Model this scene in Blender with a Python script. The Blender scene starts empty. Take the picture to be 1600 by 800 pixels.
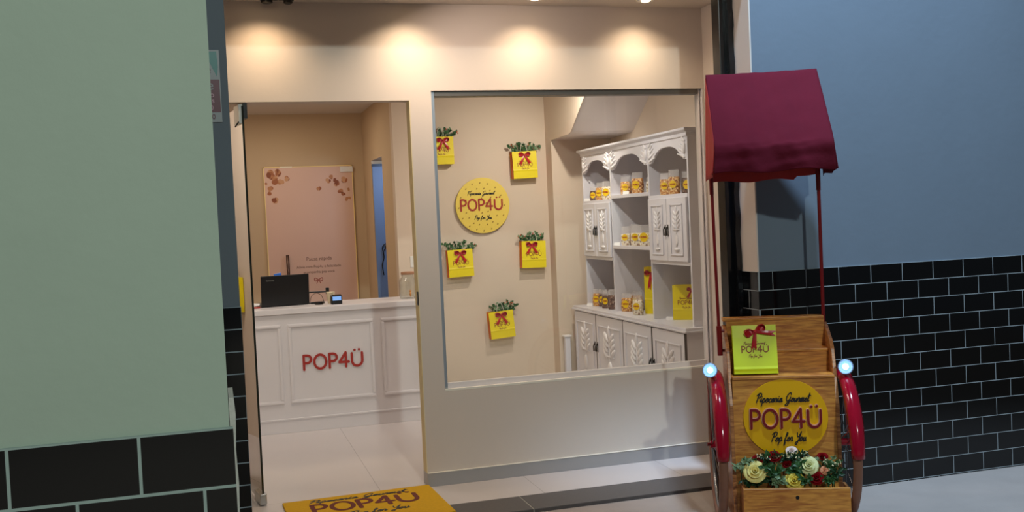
import bpy, bmesh, math, random
from mathutils import Vector, Matrix, Euler
random.seed(7)
D = bpy.data
COL = bpy.context.scene.collection
SC = bpy.context.scene
PI = math.pi

# ------------------------------------------------------------------ camera
YAW, PITCH, ROLL = 0.282, -0.0368, 0.0448
CAM = Vector((0.0, -5.7819, 1.5269))
fw = Vector((math.sin(YAW) * math.cos(PITCH), math.cos(YAW) * math.cos(PITCH), math.sin(PITCH)))
rt = Vector((math.cos(YAW), -math.sin(YAW), 0))
up = rt.cross(fw)
r2 = rt * math.cos(ROLL) - up * math.sin(ROLL)
u2 = rt * math.sin(ROLL) + up * math.cos(ROLL)
cd = D.cameras.new('camera'); cd.sensor_width = 36.0; cd.lens = 36.0; cd.clip_start = 0.05
cam = D.objects.new('camera', cd); COL.objects.link(cam)
M3 = Matrix((r2, u2, -fw)).transposed()
cam.matrix_world = Matrix.Translation(CAM) @ M3.to_4x4()
SC.camera = cam

# ------------------------------------------------------------------ light
SC.view_settings.view_transform = 'Standard'
SC.view_settings.look = 'None'
SC.view_settings.gamma = 1.0
SC.view_settings.use_curve_mapping = False
SC.view_settings.exposure = 0.0
W = D.worlds.new('night_sky'); SC.world = W; W.use_nodes = True
W.node_tree.nodes['Background'].inputs[0].default_value = (0.42, 0.47, 0.54, 1)
W.node_tree.nodes['Background'].inputs[1].default_value = 0.15

def light(name, kind, loc, energy, color, target=None, **kw):
    l = D.lights.new(name, kind); l.energy = energy; l.color = color
    for k, v in kw.items(): setattr(l, k, v)
    o = D.objects.new(name, l); COL.objects.link(o); o.location = loc
    if target is not None:
        o.rotation_euler = (Vector(target) - Vector(loc)).to_track_quat('-Z', 'Y').to_euler()
    return o

STREET = light('street_light', 'POINT', (1.0, -9.0, 4.75), 760, (0.86, 0.97, 0.92), shadow_soft_size=0.10)
light('sign_lamp', 'SPOT', (2.40, -2.25, 5.9), 1500, (0.52, 0.74, 1.0), (3.55, -1.0, 2.2), spot_size=math.radians(52), spot_blend=0.9, shadow_soft_size=0.12)
light('shop_ceiling_lamp', 'AREA', (0.15, 1.3, 2.66), 26, (1.0, 0.93, 0.84), (-0.5, 1.9, 1.2), size=0.6)
light('counter_ceiling_lamp', 'AREA', (0.6, 3.9, 2.66), 8, (1.0, 0.85, 0.66), (0.6, 3.9, 0), size=0.5)
light('display_spot_bags', 'SPOT', (2.72, 1.75, 2.66), 68, (1.0, 0.90, 0.78), (2.35, 3.0, 0.9), spot_size=2.4, spot_blend=1.0, shadow_soft_size=0.03)
light('display_spot_shelves', 'SPOT', (2.15, 0.75, 2.66), 62, (1.0, 0.93, 0.86), (2.9, 1.6, 0.6), spot_size=2.3, spot_blend=1.0, shadow_soft_size=0.03)
light('side_room_lamp', 'AREA', (1.85, 3.75, 2.1), 4.0, (0.55, 0.72, 1.0), (1.60, 4.36, 1.3), size=0.2)
light('porch_fill', 'AREA', (1.25, -0.66, 2.72), 11, (1.0, 0.82, 0.70), (2.3, -0.45, 0.6), size=0.4)  # added warm fill for the porch walls, no fitting here

# ------------------------------------------------------------------ materials
def lin(h):
    h = h.lstrip('#'); c = [int(h[i:i + 2], 16) / 255 for i in (0, 2, 4)]
    return tuple((x / 12.92 if x <= 0.04045 else ((x + 0.055) / 1.055) ** 2.4) for x in c) + (1,)

def base(name):
    m = D.materials.new(name); m.use_nodes = True
    nt = m.node_tree; b = nt.nodes['Principled BSDF']
    return m, nt, b

def mat(name, col, rough=0.6, metal=0.0, noise=0.0, nscale=8, bump=0.0, bscale=60, emit=None, estr=0, spec=0.5, sheen=0):
    m, nt, b = base(name)
    c = lin(col)
    b.inputs['Base Color'].default_value = c
    b.inputs['Roughness'].default_value = rough
    b.inputs['Metallic'].default_value = metal
    b.inputs['Specular IOR Level'].default_value = spec
    if sheen: b.inputs['Sheen Weight'].default_value = sheen
    tc = nt.nodes.new('ShaderNodeTexCoord')
    if noise:
        n = nt.nodes.new('ShaderNodeTexNoise'); n.inputs['Scale'].default_value = nscale; n.inputs['Detail'].default_value = 5
        nt.links.new(tc.outputs['Object'], n.inputs['Vector'])
        mx = nt.nodes.new('ShaderNodeMix'); mx.data_type = 'RGBA'
        mx.inputs['A'].default_value = tuple(min(1, x * (1 + noise)) for x in c[:3]) + (1,)
        mx.inputs['B'].default_value = tuple(x * (1 - noise) for x in c[:3]) + (1,)
        nt.links.new(n.outputs['Fac'], mx.inputs['Factor'])
        nt.links.new(mx.outputs['Result'], b.inputs['Base Color'])
    if bump:
        n2 = nt.nodes.new('ShaderNodeTexNoise'); n2.inputs['Scale'].default_value = bscale; n2.inputs['Detail'].default_value = 4
        nt.links.new(tc.outputs['Object'], n2.inputs['Vector'])
        bp = nt.nodes.new('ShaderNodeBump'); bp.inputs['Strength'].default_value = bump; bp.inputs['Distance'].default_value = 0.004
        nt.links.new(n2.outputs['Fac'], bp.inputs['Height']); nt.links.new(bp.outputs['Normal'], b.inputs['Normal'])
    if emit:
        b.inputs['Emission Color'].default_value = lin(emit); b.inputs['Emission Strength'].default_value = estr
    return m

def brick_mat(name, tile, grout, w, h, mortar, ox, oz, axis='x', rough=0.12):
    m, nt, b = base(name)
    tc = nt.nodes.new('ShaderNodeTexCoord'); sp = nt.nodes.new('ShaderNodeSeparateXYZ'); cb = nt.nodes.new('ShaderNodeCombineXYZ')
    nt.links.new(tc.outputs['Object'], sp.inputs[0])
    ax = nt.nodes.new('ShaderNodeMath'); ax.operation = 'SUBTRACT'; ax.inputs[1].default_value = ox
    az = nt.nodes.new('ShaderNodeMath'); az.operation = 'SUBTRACT'; az.inputs[1].default_value = oz
    nt.links.new(sp.outputs['X' if axis == 'x' else 'Y'], ax.inputs[0]); nt.links.new(sp.outputs['Z'], az.inputs[0])
    nt.links.new(ax.outputs[0], cb.inputs[0]); nt.links.new(az.outputs[0], cb.inputs[1])
    br = nt.nodes.new('ShaderNodeTexBrick'); br.offset = 0.5; br.squash = 1.0
    nt.links.new(cb.outputs[0], br.inputs['Vector'])
    br.inputs['Color1'].default_value = lin(tile); br.inputs['Color2'].default_value = lin(tile); br.inputs['Mortar'].default_value = lin(grout)
    br.inputs['Scale'].default_value = 1.0; br.inputs['Mortar Size'].default_value = mortar; br.inputs['Mortar Smooth'].default_value = 0.1
    br.inputs['Brick Width'].default_value = w; br.inputs['Row Height'].default_value = h; br.inputs['Bias'].default_value = 0
    nt.links.new(br.outputs['Color'], b.inputs['Base Color'])
    mr = nt.nodes.new('ShaderNodeMapRange'); mr.inputs['To Min'].default_value = rough; mr.inputs['To Max'].default_value = 0.9
    nt.links.new(br.outputs['Fac'], mr.inputs['Value']); nt.links.new(mr.outputs[0], b.inputs['Roughness'])
    bp = nt.nodes.new('ShaderNodeBump'); bp.invert = True; bp.inputs['Strength'].default_value = 0.4; bp.inputs['Distance'].default_value = 0.003
    nt.links.new(br.outputs['Fac'], bp.inputs['Height']); nt.links.new(bp.outputs['Normal'], b.inputs['Normal'])
    return m

def wood_mat(name, c1, c2, scale=9, axis='Z', rough=0.35):
    m, nt, b = base(name)
    tc = nt.nodes.new('ShaderNodeTexCoord'); mp = nt.nodes.new('ShaderNodeMapping')
    mp.inputs['Scale'].default_value = (1.2, 1.2, 9) if axis == 'Z' else (9, 9, 1.2)
    nt.links.new(tc.outputs['Object'], mp.inputs[0])
    n = nt.nodes.new('ShaderNodeTexNoise'); n.inputs['Scale'].default_value = scale; n.inputs['Detail'].default_value = 6; n.inputs['Distortion'].default_value = 0.6
    nt.links.new(mp.outputs[0], n.inputs['Vector'])
    n3 = nt.nodes.new('ShaderNodeTexNoise'); n3.inputs['Scale'].default_value = 3
    nt.links.new(tc.outputs['Object'], n3.inputs['Vector'])
    ad = nt.nodes.new('ShaderNodeMath'); ad.operation = 'MULTIPLY_ADD'; ad.inputs[1].default_value = 0.35
    nt.links.new(n3.outputs['Fac'], ad.inputs[0]); nt.links.new(n.outputs['Fac'], ad.inputs[2])
    cr = nt.nodes.new('ShaderNodeValToRGB')
    cr.color_ramp.elements[0].position = 0.50; cr.color_ramp.elements[0].color = lin(c2)
    cr.color_ramp.elements[1].position = 0.85; cr.color_ramp.elements[1].color = lin(c1)
    nt.links.new(ad.outputs[0], cr.inputs[0]); nt.links.new(cr.outputs[0], b.inputs['Base Color'])
    b.inputs['Roughness'].default_value = rough
    b.inputs['Coat Weight'].default_value = 0.2
    return m

def glass_mat(name, tint=(1, 1, 1, 1), gain=1.0, ior=1.5, rough=0.0):
    m = D.materials.new(name); m.use_nodes = True; nt = m.node_tree; nt.nodes.clear()
    out = nt.nodes.new('ShaderNodeOutputMaterial'); tr = nt.nodes.new('ShaderNodeBsdfTransparent'); gl = nt.nodes.new('ShaderNodeBsdfGlossy')
    fr = nt.nodes.new('ShaderNodeFresnel'); mx = nt.nodes.new('ShaderNodeMixShader'); mu = nt.nodes.new('ShaderNodeMath'); mu.operation = 'MULTIPLY'; mu.use_clamp = True
    tr.inputs[0].default_value = tint; gl.inputs['Roughness'].default_value = rough; fr.inputs[0].default_value = ior
    mu.inputs[1].default_value = gain
    ge = nt.nodes.new('ShaderNodeNewGeometry'); im = nt.nodes.new('ShaderNodeMapRange')
    im.inputs['To Min'].default_value = ior; im.inputs['To Max'].default_value = 1 / ior
    nt.links.new(ge.outputs['Backfacing'], im.inputs['Value']); nt.links.new(im.outputs[0], fr.inputs[0])
    nt.links.new(fr.outputs[0], mu.inputs[0]); nt.links.new(mu.outputs[0], mx.inputs[0])
    nt.links.new(tr.outputs[0], mx.inputs[1]); nt.links.new(gl.outputs[0], mx.inputs[2]); nt.links.new(mx.outputs[0], out.inputs[0])
    return m

def speckle_mat(name, cols, scale, rough=0.5, bump=0.6):
    m, nt, b = base(name)
    tc = nt.nodes.new('ShaderNodeTexCoord'); v = nt.nodes.new('ShaderNodeTexVoronoi'); v.inputs['Scale'].default_value = scale
    nt.links.new(tc.outputs['Object'], v.inputs['Vector'])
    sp = nt.nodes.new('ShaderNodeSeparateColor'); nt.links.new(v.outputs['Color'], sp.inputs[0])
    cr = nt.nodes.new('ShaderNodeValToRGB'); cr.color_ramp.interpolation = 'CONSTANT'
    while len(cr.color_ramp.elements) < len(cols): cr.color_ramp.elements.new(0.5)
    for i, c in enumerate(cols):
        cr.color_ramp.elements[i].position = i / len(cols); cr.color_ramp.elements[i].color = lin(c)
    nt.links.new(sp.outputs[0], cr.inputs[0]); nt.links.new(cr.outputs[0], b.inputs['Base Color'])
    bp = nt.nodes.new('ShaderNodeBump'); bp.invert = True; bp.inputs['Strength'].default_value = bump; bp.inputs['Distance'].default_value = 0.006
    nt.links.new(v.outputs['Distance'], bp.inputs['Height']); nt.links.new(bp.outputs['Normal'], b.inputs['Normal'])
    b.inputs['Roughness'].default_value = rough
    return m

def floor_mat():
    # large polished porcelain tiles with thin joints at x = .838 + .87 k
    m, nt, b = base('porcelain_floor')
    tc = nt.nodes.new('ShaderNodeTexCoord'); sp = nt.nodes.new('ShaderNodeSeparateXYZ'); nt.links.new(tc.outputs['Object'], sp.inputs[0])
    def joint(sock, off, per):
        a = nt.nodes.new('ShaderNodeMath'); a.operation = 'SUBTRACT'; a.inputs[1].default_value = off; nt.links.new(sock, a.inputs[0])
        p = nt.nodes.new('ShaderNodeMath'); p.operation = 'PINGPONG'; p.inputs[1].default_value = per / 2; nt.links.new(a.outputs[0], p.inputs[0])
        l = nt.nodes.new('ShaderNodeMath'); l.operation = 'LESS_THAN'; l.inputs[1].default_value = 0.0013; nt.links.new(p.outputs[0], l.inputs[0])
        return l
    jx = joint(sp.outputs['X'], 0.838, 0.843); jy = joint(sp.outputs['Y'], 0.02, 1.69 * 2)
    mxx = nt.nodes.new('ShaderNodeMath'); mxx.operation = 'MAXIMUM'; nt.links.new(jx.outputs[0], mxx.inputs[0]); nt.links.new(jy.outputs[0], mxx.inputs[1])
    n = nt.nodes.new('ShaderNodeTexNoise'); n.inputs['Scale'].default_value = 2.5; n.inputs['Detail'].default_value = 6
    nt.links.new(tc.outputs['Object'], n.inputs['Vector'])
    c = nt.nodes.new('ShaderNodeMix'); c.data_type = 'RGBA'; c.inputs['A'].default_value = lin('#d6cdca'); c.inputs['B'].default_value = lin('#cbc3c2')
    nt.links.new(n.outputs['Fac'], c.inputs['Factor'])
    c2 = nt.nodes.new('ShaderNodeMix'); c2.data_type = 'RGBA'; c2.inputs['B'].default_value = lin('#8b817e')
    nt.links.new(c.outputs['Result'], c2.inputs['A']); nt.links.new(mxx.outputs[0], c2.inputs['Factor'])
    nt.links.new(c2.outputs['Result'], b.inputs['Base Color']); b.inputs['Roughness'].default_value = 0.28
    return m

M = {}
M['facade'] = mat('cream_facade_paint', '#d8cbc0', 0.75, noise=0.02, nscale=3, bump=0.12, bscale=30)
M['inner'] = mat('cream_interior_paint', '#dccab6', 0.8, noise=0.02, nscale=3)
M['counter_wall'] = mat('tan_interior_paint', '#ccb290', 0.8, noise=0.02, nscale=3)
M['stair'] = mat('pale_plaster', '#ddd3cd', 0.85)
M['ceil'] = mat('white_ceiling', '#d9cfc4', 0.85)
M['green'] = mat('sage_wall_paint', '#a0ae9c', 0.8, noise=0.05, nscale=6, bump=0.2, bscale=40)
M['blue'] = mat('blue_grey_wall_paint', '#6f7c8a', 0.8, noise=0.05, nscale=4, bump=0.2, bscale=25)
M['pillar'] = mat('shaded_wall_paint', '#687178', 0.8, noise=0.05, nscale=4)  # blue-grey wall, its shade put into a darker colour
M['plaster'] = mat('rough_white_plaster', '#b9b7ad', 0.9, bump=0.8, bscale=60)
M['tile_green'] = brick_mat('black_tiles_near_wall', '#050607', '#93a39b', 0.2, 0.1, 0.0028, 0.062, 1.1935)
M['tile_left'] = brick_mat('black_tiles_pillar', '#050607', '#8d9aa0', 0.2, 0.1, 0.0028, 0.10, 1.1877)
M['tile_right'] = brick_mat('black_tiles_right_wall', '#050607', '#9aa3a8', 0.2, 0.1, 0.0020, 0.012, 1.1877)
M['tile_return'] = brick_mat('black_tiles_return', '#07080a', '#9aa3a8', 0.2, 0.1, 0.0020, 0.013, 1.1877, axis='y')
M['floor'] = floor_mat()
M['granite'] = mat('dark_granite', '#55504f', 0.35, noise=0.25, nscale=60)
M['concrete'] = mat('sidewalk_concrete', '#a79a92', 0.85, noise=0.12, nscale=5, bump=0.5, bscale=50)
M['baseb'] = mat('grey_baseboard_tile', '#a7a3a2', 0.35, noise=0.04)
M['trimcream'] = mat('cream_jamb_paint', '#e6d6a6', 0.6)
M['alu'] = mat('window_aluminium', '#a9b4bf', 0.3, metal=0.6)
M['alu_dark'] = mat('window_head_aluminium', '#6e6a63', 0.4, metal=0.3)
M['silicone'] = mat('white_window_bead', '#efe9dc', 0.4)
M['glass'] = glass_mat('window_glass', (0.97, 0.985, 0.98, 1))
M['doorglass'] = glass_mat('door_glass', (0.84, 0.90, 0.84, 1), 3.6)
M['glassedge'] = mat('dark_glass_edge', '#20241c', 0.15)
M['steel'] = mat('brushed_steel', '#b9bdbd', 0.25, metal=0.9)
M['white_metal'] = mat('white_patch_fitting', '#dfe0da', 0.35)
M['black'] = mat('black_plastic', '#0c0c0e', 0.35)
M['blackgloss'] = mat('black_gloss_metal', '#090a0d', 0.22, noise=0.3, nscale=30)
M['foam'] = mat('black_expanded_sealant', '#0b0c10', 0.25, bump=1.0, bscale=70)
M['white'] = mat('white_lacquer', '#e2dcdc', 0.4)
M['hutch'] = mat('white_painted_wood', '#e2e0e6', 0.38)
M['gapgrey'] = mat('shadowed_gap', '#5a524e', 0.8)
M['carve'] = mat('white_carved_relief', '#eeeaea', 0.4)
M['yellow'] = mat('yellow_paper_bag', '#f2dc12', 0.45, noise=0.03)
M['yellowin'] = mat('orange_bag_gusset', '#d86a14', 0.5)
M['yellowsign'] = mat('soft_yellow_sign', '#f0d45c', 0.5)
M['signdot'] = mat('olive_kernel_dots', '#9c7a22', 0.6)
M['yellow_cool_lit'] = mat('cool_lit_yellow_bag', '#d8e406', 0.45)  # yellow bag with the cool greenish light put into its colour
M['cartyellow'] = mat('mustard_acrylic_sign', '#e8ac00', 0.3)
M['redtext'] = mat('brick_red_lettering', '#a82a20', 0.5)
M['bagtext'] = mat('brown_red_print', '#8c3a18', 0.6)
M['darkred'] = mat('dark_red_acrylic_letters', '#7a0d16', 0.3)
M['pinkedge'] = mat('pale_pink_letter_edge', '#d99a7c', 0.4)
M['ink'] = mat('black_script_ink', '#120e08', 0.5)
M['mattext'] = mat('maroon_mat_print', '#6a2f26', 0.95)
M['ribbon'] = mat('red_satin_ribbon', '#c01018', 0.3, sheen=0.3)
M['rope'] = mat('white_rope_handle', '#d8d2c4', 0.8)
M['leaf'] = mat('green_leaves', '#2f5a2b', 0.5, noise=0.5, nscale=40)
M['leaf2'] = mat('grey_green_leaves', '#7c9870', 0.55, noise=0.3, nscale=40)
M['leafdark'] = mat('dark_green_leaves', '#1d3f20', 0.5, noise=0.5, nscale=40)
M['berry'] = mat('coral_berries', '#c2603c', 0.4)
M['creambud'] = mat('cream_buds', '#e6dcae', 0.5)
M['canvas'] = mat('maroon_canvas', '#581222', 0.95, spec=0.15, noise=0.12, nscale=10, bump=0.5, bscale=25)
M['canvas_lit'] = mat('warm_lit_canvas', '#a32222', 0.75, noise=0.1, nscale=10, bump=0.4, bscale=25)  # lit copy of the maroon cloth, warm light put into its colour
M['pole'] = mat('dark_red_paint', '#7c0c14', 0.35)
M['redpaint'] = mat('red_gloss_enamel', '#9c0a26', 0.12)
M['tyre'] = mat('tan_rubber_tyre', '#8a5f4c', 0.5, noise=0.2, nscale=20)
M['chrome'] = mat('chrome', '#8d8f92', 0.25, metal=1.0)
M['pine'] = wood_mat('varnished_pine', '#de9a44', '#a8622a')
M['pine2'] = wood_mat('varnished_pine_sides', '#c5834c', '#7e4520', axis='Z')
M['lamp'] = mat('lit_headlamp', '#ffffff', 0.2, emit='#dcecff', estr=4)
M['lamp_bulb'] = mat('lit_downlight', '#ffffff', 0.3, emit='#ffe2b0', estr=12)
M['lampglass'] = glass_mat('headlamp_glass', (0.80, 0.90, 1, 1), 1.2)
M['lampring'] = mat('headlamp_housing', '#9db8d6', 0.3, metal=0.3)
M['mat'] = mat('yellow_coir_mat', '#dba90c', 0.95, noise=0.12, nscale=60, bump=1.0, bscale=400)
M['pink'] = mat('rose_film', '#e0baa6', 0.45, noise=0.04, nscale=2)
M['edge'] = mat('warm_lit_glass_edge', '#ffe49a', 0.3)  # warm light caught by the glass edges, put into the colour
M['edgewhite'] = mat('glass_edge_glint', '#fff6dc', 0.2)  # painted highlight for a stretch of the top edge
M['popprint'] = speckle_mat('printed_popcorn', ['#c08256', '#a8623a', '#cf9a70', '#8c4a28'], 22, bump=0.0)
M['printink'] = mat('brown_film_print', '#7a5446', 0.6)
M['bowprint'] = mat('red_film_print', '#a85548', 0.6)
M['bronze'] = mat('bronze_handle', '#5c4438', 0.3, metal=0.5)
M['bluedoor'] = mat('blue_door_paint', '#7388aa', 0.5, noise=0.08, nscale=4)
M['bluedark'] = mat('dark_blue_metal', '#1e2c44', 0.4)
M['screen'] = mat('terminal_screen', '#7aa4e0', 0.2, emit='#7fb0f4', estr=0.55)
M['bluespray'] = mat('blue_plastic', '#2f72d8', 0.3)
M['cup'] = mat('cream_paper_cup', '#e8d7b4', 0.6)
M['cork'] = mat('cork_lid', '#a97b5c', 0.7, noise=0.2, nscale=50)
M['jar'] = glass_mat('jar_glass', (0.93, 0.94, 0.93, 1), 1.6)
M['brass'] = mat('brass_tap', '#c98a4c', 0.3, metal=0.7)
M['switch'] = mat('white_switch_plate', '#e9e6e0', 0.4)
M['poster'] = mat('poster_grey', '#8d9292', 0.4)
M['postermaroon'] = mat('poster_maroon', '#5c0e24', 0.4)
M['posterteal'] = mat('poster_teal', '#3b7f78', 0.4)
M['posterpink'] = mat('poster_print_pink', '#c99aa6', 0.4)
M['corn_caramel'] = speckle_mat('caramel_popcorn', ['#cf9150', '#96592f', '#efd3a0', '#b8773f', '#e3b77a'], 110)
M['corn_choc'] = speckle_mat('chocolate_popcorn', ['#7a5c4e', '#4c3730', '#a89384', '#66504a'], 110)
M['corn_cream'] = speckle_mat('cream_popcorn', ['#ece0c8', '#d9c08c', '#f4eedd', '#a3866c', '#e8dcc8'], 110)
M['film'] = mat('clear_pouch_film', '#e8e2de', 0.3); M['film'].node_tree.nodes['Principled BSDF'].inputs['Alpha'].default_value = 0.26
M['labely'] = mat('yellow_round_label', '#f4cc1c', 0.45)
M['card'] = mat('white_price_card', '#f1efec', 0.4)
M['rose_y'] = mat('cream_yellow_petals', '#f0e08a', 0.6)
M['rose_g'] = mat('pale_green_cream_petals', '#dfe0a4', 0.6)
M['rose_yy'] = mat('butter_yellow_petals', '#e6cf52', 0.6)
M['rose_r'] = mat('dark_red_petals', '#78040c', 0.8, spec=0.1)
M['rose_p'] = mat('peach_petals', '#e0956a', 0.6)
M['rose_w'] = mat('white_pink_petals', '#e6cfc4', 0.6)

# ------------------------------------------------------------------ mesh building
class MB:
    def __init__(s): s.bm = bmesh.new()
    def poly(s, pts):
        return s.bm.faces.new([s.bm.verts.new(p) for p in pts])
    def box(s, x0, x1, y0, y1, z0, z1, mtx=None):
        c = [(x0, y0, z0), (x1, y0, z0), (x1, y1, z0), (x0, y1, z0), (x0, y0, z1), (x1, y0, z1), (x1, y1, z1), (x0, y1, z1)]
        if mtx is not None: c = [mtx @ Vector(p) for p in c]
        v = [s.bm.verts.new(p) for p in c]
        for f in ((0, 3, 2, 1), (4, 5, 6, 7), (0, 1, 5, 4), (1, 2, 6, 5), (2, 3, 7, 6), (3, 0, 4, 7)): s.bm.faces.new([v[i] for i in f])
        return s
    def tube(s, pts, r, seg=10, closed=False, caps=True, flat=None):
        pts = [Vector(p) for p in pts]; n = len(pts); rings = []
        prev = None
        for i, p in enumerate(pts):
            if closed: d = pts[(i + 1) % n] - pts[i - 1]
            else: d = pts[min(i + 1, n - 1)] - pts[max(i - 1, 0)]
            d.normalize()
            a = prev if prev is not None else (Vector((0, 0, 1)) if abs(d.z) < 0.9 else Vector((1, 0, 0)))
            x = (a - d * a.dot(d)).normalized(); prev = x; y = d.cross(x)
            rr = r[i] if isinstance(r, (list, tuple)) else r
            fy = flat if flat else 1.0
            rings.append([s.bm.verts.new(p + x * math.cos(t) * rr + y * math.sin(t) * rr * fy) for t in [2 * PI * k / seg for k in range(seg)]])
        for i in range(n if closed else n - 1):
            A, B = rings[i], rings[(i + 1) % n]
            for k in range(seg): s.bm.faces.new((A[k], A[(k + 1) % seg], B[(k + 1) % seg], B[k]))
        if caps and not closed:
            s.bm.faces.new(rings[0][::-1]); s.bm.faces.new(rings[-1])
        return s
    def lathe(s, prof, c=(0, 0, 0), seg=24, mtx=None, sx=1, sy=1):
        rings = []
        for r, z in prof:
            ring = []
            for k in range(seg):
                t = 2 * PI * k / seg
                p = Vector((c[0] + r * math.cos(t) * sx, c[1] + r * math.sin(t) * sy, c[2] + z))
                ring.append(s.bm.verts.new(mtx @ p if mtx is not None else p))
            rings.append(ring)
        for A, B in zip(rings, rings[1:]):
            for k in range(seg): s.bm.faces.new((A[k], A[(k + 1) % seg], B[(k + 1) % seg], B[k]))
        s.bm.faces.new(rings[0][::-1]); s.bm.faces.new(rings[-1])
        return s
    def ball(s, c, r, seg=12, rings=8, sc=(1, 1, 1), mtx=None):
        prof = [(max(1e-5, r * math.sin(PI * i / rings)), -r * math.cos(PI * i / rings)) for i in range(rings + 1)]
        T = Matrix.Translation(Vector(c)) @ (mtx if mtx is not None else Matrix.Identity(4)) @ Matrix.Diagonal((*sc, 1))
        return s.lathe(prof, (0, 0, 0), seg, T)
    def prism(s, pts, f, d0, d1):
        a = [s.bm.verts.new(f(p[0], p[1], d0)) for p in pts]; b = [s.bm.verts.new(f(p[0], p[1], d1)) for p in pts]
        n = len(pts)
        s.bm.faces.new(a[::-1]); s.bm.faces.new(b)
        for i in range(n): s.bm.faces.new((a[i], a[(i + 1) % n], b[(i + 1) % n], b[i]))
        return s
    def stroke(s, lines, w, f, d0, d1):
        """flat letter strokes of width w with round ends, placed by f(x, y, depth)"""
        sg = 1 if d1 > d0 else -1; ct = 0
        for ln in lines:
            for (x0, y0), (x1, y1) in zip(ln, ln[1:]):
                ct += 1; d1_ = d1 + sg * (ct % 5) * 5e-5
                L = math.hypot(x1 - x0, y1 - y0)
                if L < 1e-6: continue
                nx, ny = -(y1 - y0) / L * w / 2, (x1 - x0) / L * w / 2
                s.prism([(x0 - nx, y0 - ny), (x1 - nx, y1 - ny), (x1 + nx, y1 + ny), (x0 + nx, y0 + ny)], f, d0 - sg * (ct % 5) * 5e-5, d1_)
            for (x, y) in ln:
                ct += 1; d1_ = d1 + sg * (3e-5 + (ct % 3) * 5e-5)
                s.prism([(x + w / 2 * math.cos(2 * PI * k / 8), y + w / 2 * math.sin(2 * PI * k / 8)) for k in range(8)], f, d0 - sg * (3e-5 + (ct % 3) * 5e-5), d1_)
        return s
    def leaf(s, p, d, nrm, L, wd, bend=0.2):
        p = Vector(p); d = Vector(d).normalized(); nrm = Vector(nrm)
        sd = d.cross(nrm).normalized() if d.cross(nrm).length > 1e-4 else d.orthogonal().normalized()
        nn = sd.cross(d).normalized()
        prev = None
        for i in range(6):
            t = i / 5; hw = wd / 2 * math.sin(PI * (0.08 + 0.9 * t) ** 0.8)
            c = p + d * L * t + nn * (bend * L * math.sin(PI * t) * 0.5)
            row = [s.bm.verts.new(c - sd * hw + nn * hw * 0.3), s.bm.verts.new(c), s.bm.verts.new(c + sd * hw + nn * hw * 0.3)]
            if prev:
                for k in range(2): s.bm.faces.new((prev[k], prev[k + 1], row[k + 1], row[k]))
            prev = row
        return s
    def build(s, name, m, parent=None, smooth=False, bev=0, solid=0, seg=2):
        bmesh.ops.recalc_face_normals(s.bm, faces=s.bm.faces)
        me = D.meshes.new(name); s.bm.to_mesh(me); s.bm.free()
        if smooth:
            for p in me.polygons: p.use_smooth = True
        me.materials.append(m)
        o = D.objects.new(name, me); COL.objects.link(o)
        if parent is not None: o.parent = parent
        if solid:
            q = o.modifiers.new('solid', 'SOLIDIFY'); q.thickness = solid; q.offset = 0
        if bev:
            q = o.modifiers.new('bevel', 'BEVEL'); q.width = bev; q.segments = seg; q.limit_method = 'ANGLE'; q.angle_limit = 0.7
        return o

def thing(name, label, cat, loc=(0, 0, 0), rz=0, group=None, rx=0, ry=0):
    o = D.objects.new(name, None); o.empty_display_size = 0.05; COL.objects.link(o)
    o.location = loc; o.rotation_euler = (rx, ry, rz); o['label'] = label; o['category'] = cat
    if group: o['group'] = group
    return o
def tag(o, label, cat, group=None):
    o['label'] = label; o['category'] = cat
    if group: o['group'] = group
    return o
def struct(o): o['kind'] = 'structure'; return o
def copy_tree(o, parent=None):
    c = o.copy(); COL.objects.link(c)
    if parent is not None: c.parent = parent
    for ch in list(o.children): copy_tree(ch, c)
    return c
def smooth_line(pts, n=6):
    """Catmull-Rom through the given points"""
    out = []
    P = [pts[0]] + list(pts) + [pts[-1]]
    for i in range(1, len(P) - 2):
        for k in range(n):
            t = k / n; a, b, c, d = P[i - 1], P[i], P[i + 1], P[i + 2]
            out.append(tuple(0.5 * ((2 * b[j]) + (-a[j] + c[j]) * t + (2 * a[j] - 5 * b[j] + 4 * c[j] - d[j]) * t * t + (-a[j] + 3 * b[j] - 3 * c[j] + d[j]) * t ** 3) for j in range(len(b))))
    out.append(tuple(pts[-1])); return out

# ---- lettering
def arc(cx, cy, rx, ry, a0, a1, n=14):
    return [(cx + rx * math.cos(math.radians(a0 + (a1 - a0) * i / n)), cy + ry * math.sin(math.radians(a0 + (a1 - a0) * i / n))) for i in range(n + 1)]
def pop4u(h=1.0, fine=True):
    n = 14 if fine else 7
    L = []
    for x in (0.05, 1.86):
        L.append([(x, 0), (x, 1)]); L.append([(x, 1)] + arc(x + 0.22, 0.73, 0.3, 0.27, 90, -90, n) + [(x, 0.46)])
    L.append(arc(1.2, 0.5, 0.42, 0.5, 0, 360, n * 2))
    L.append([(3.02, 0), (3.02, 1.02), (2.55, 0.34), (3.22, 0.34)])
    L.append([(3.45, 0.92), (3.45, 0.36)] + arc(3.82, 0.38, 0.37, 0.38, 180, 360, n) + [(4.19, 0.92)])
    L.append([(3.66, 1.14), (3.67, 1.14)]); L.append([(3.98, 1.16), (3.99, 1.16)])
    return L
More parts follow.
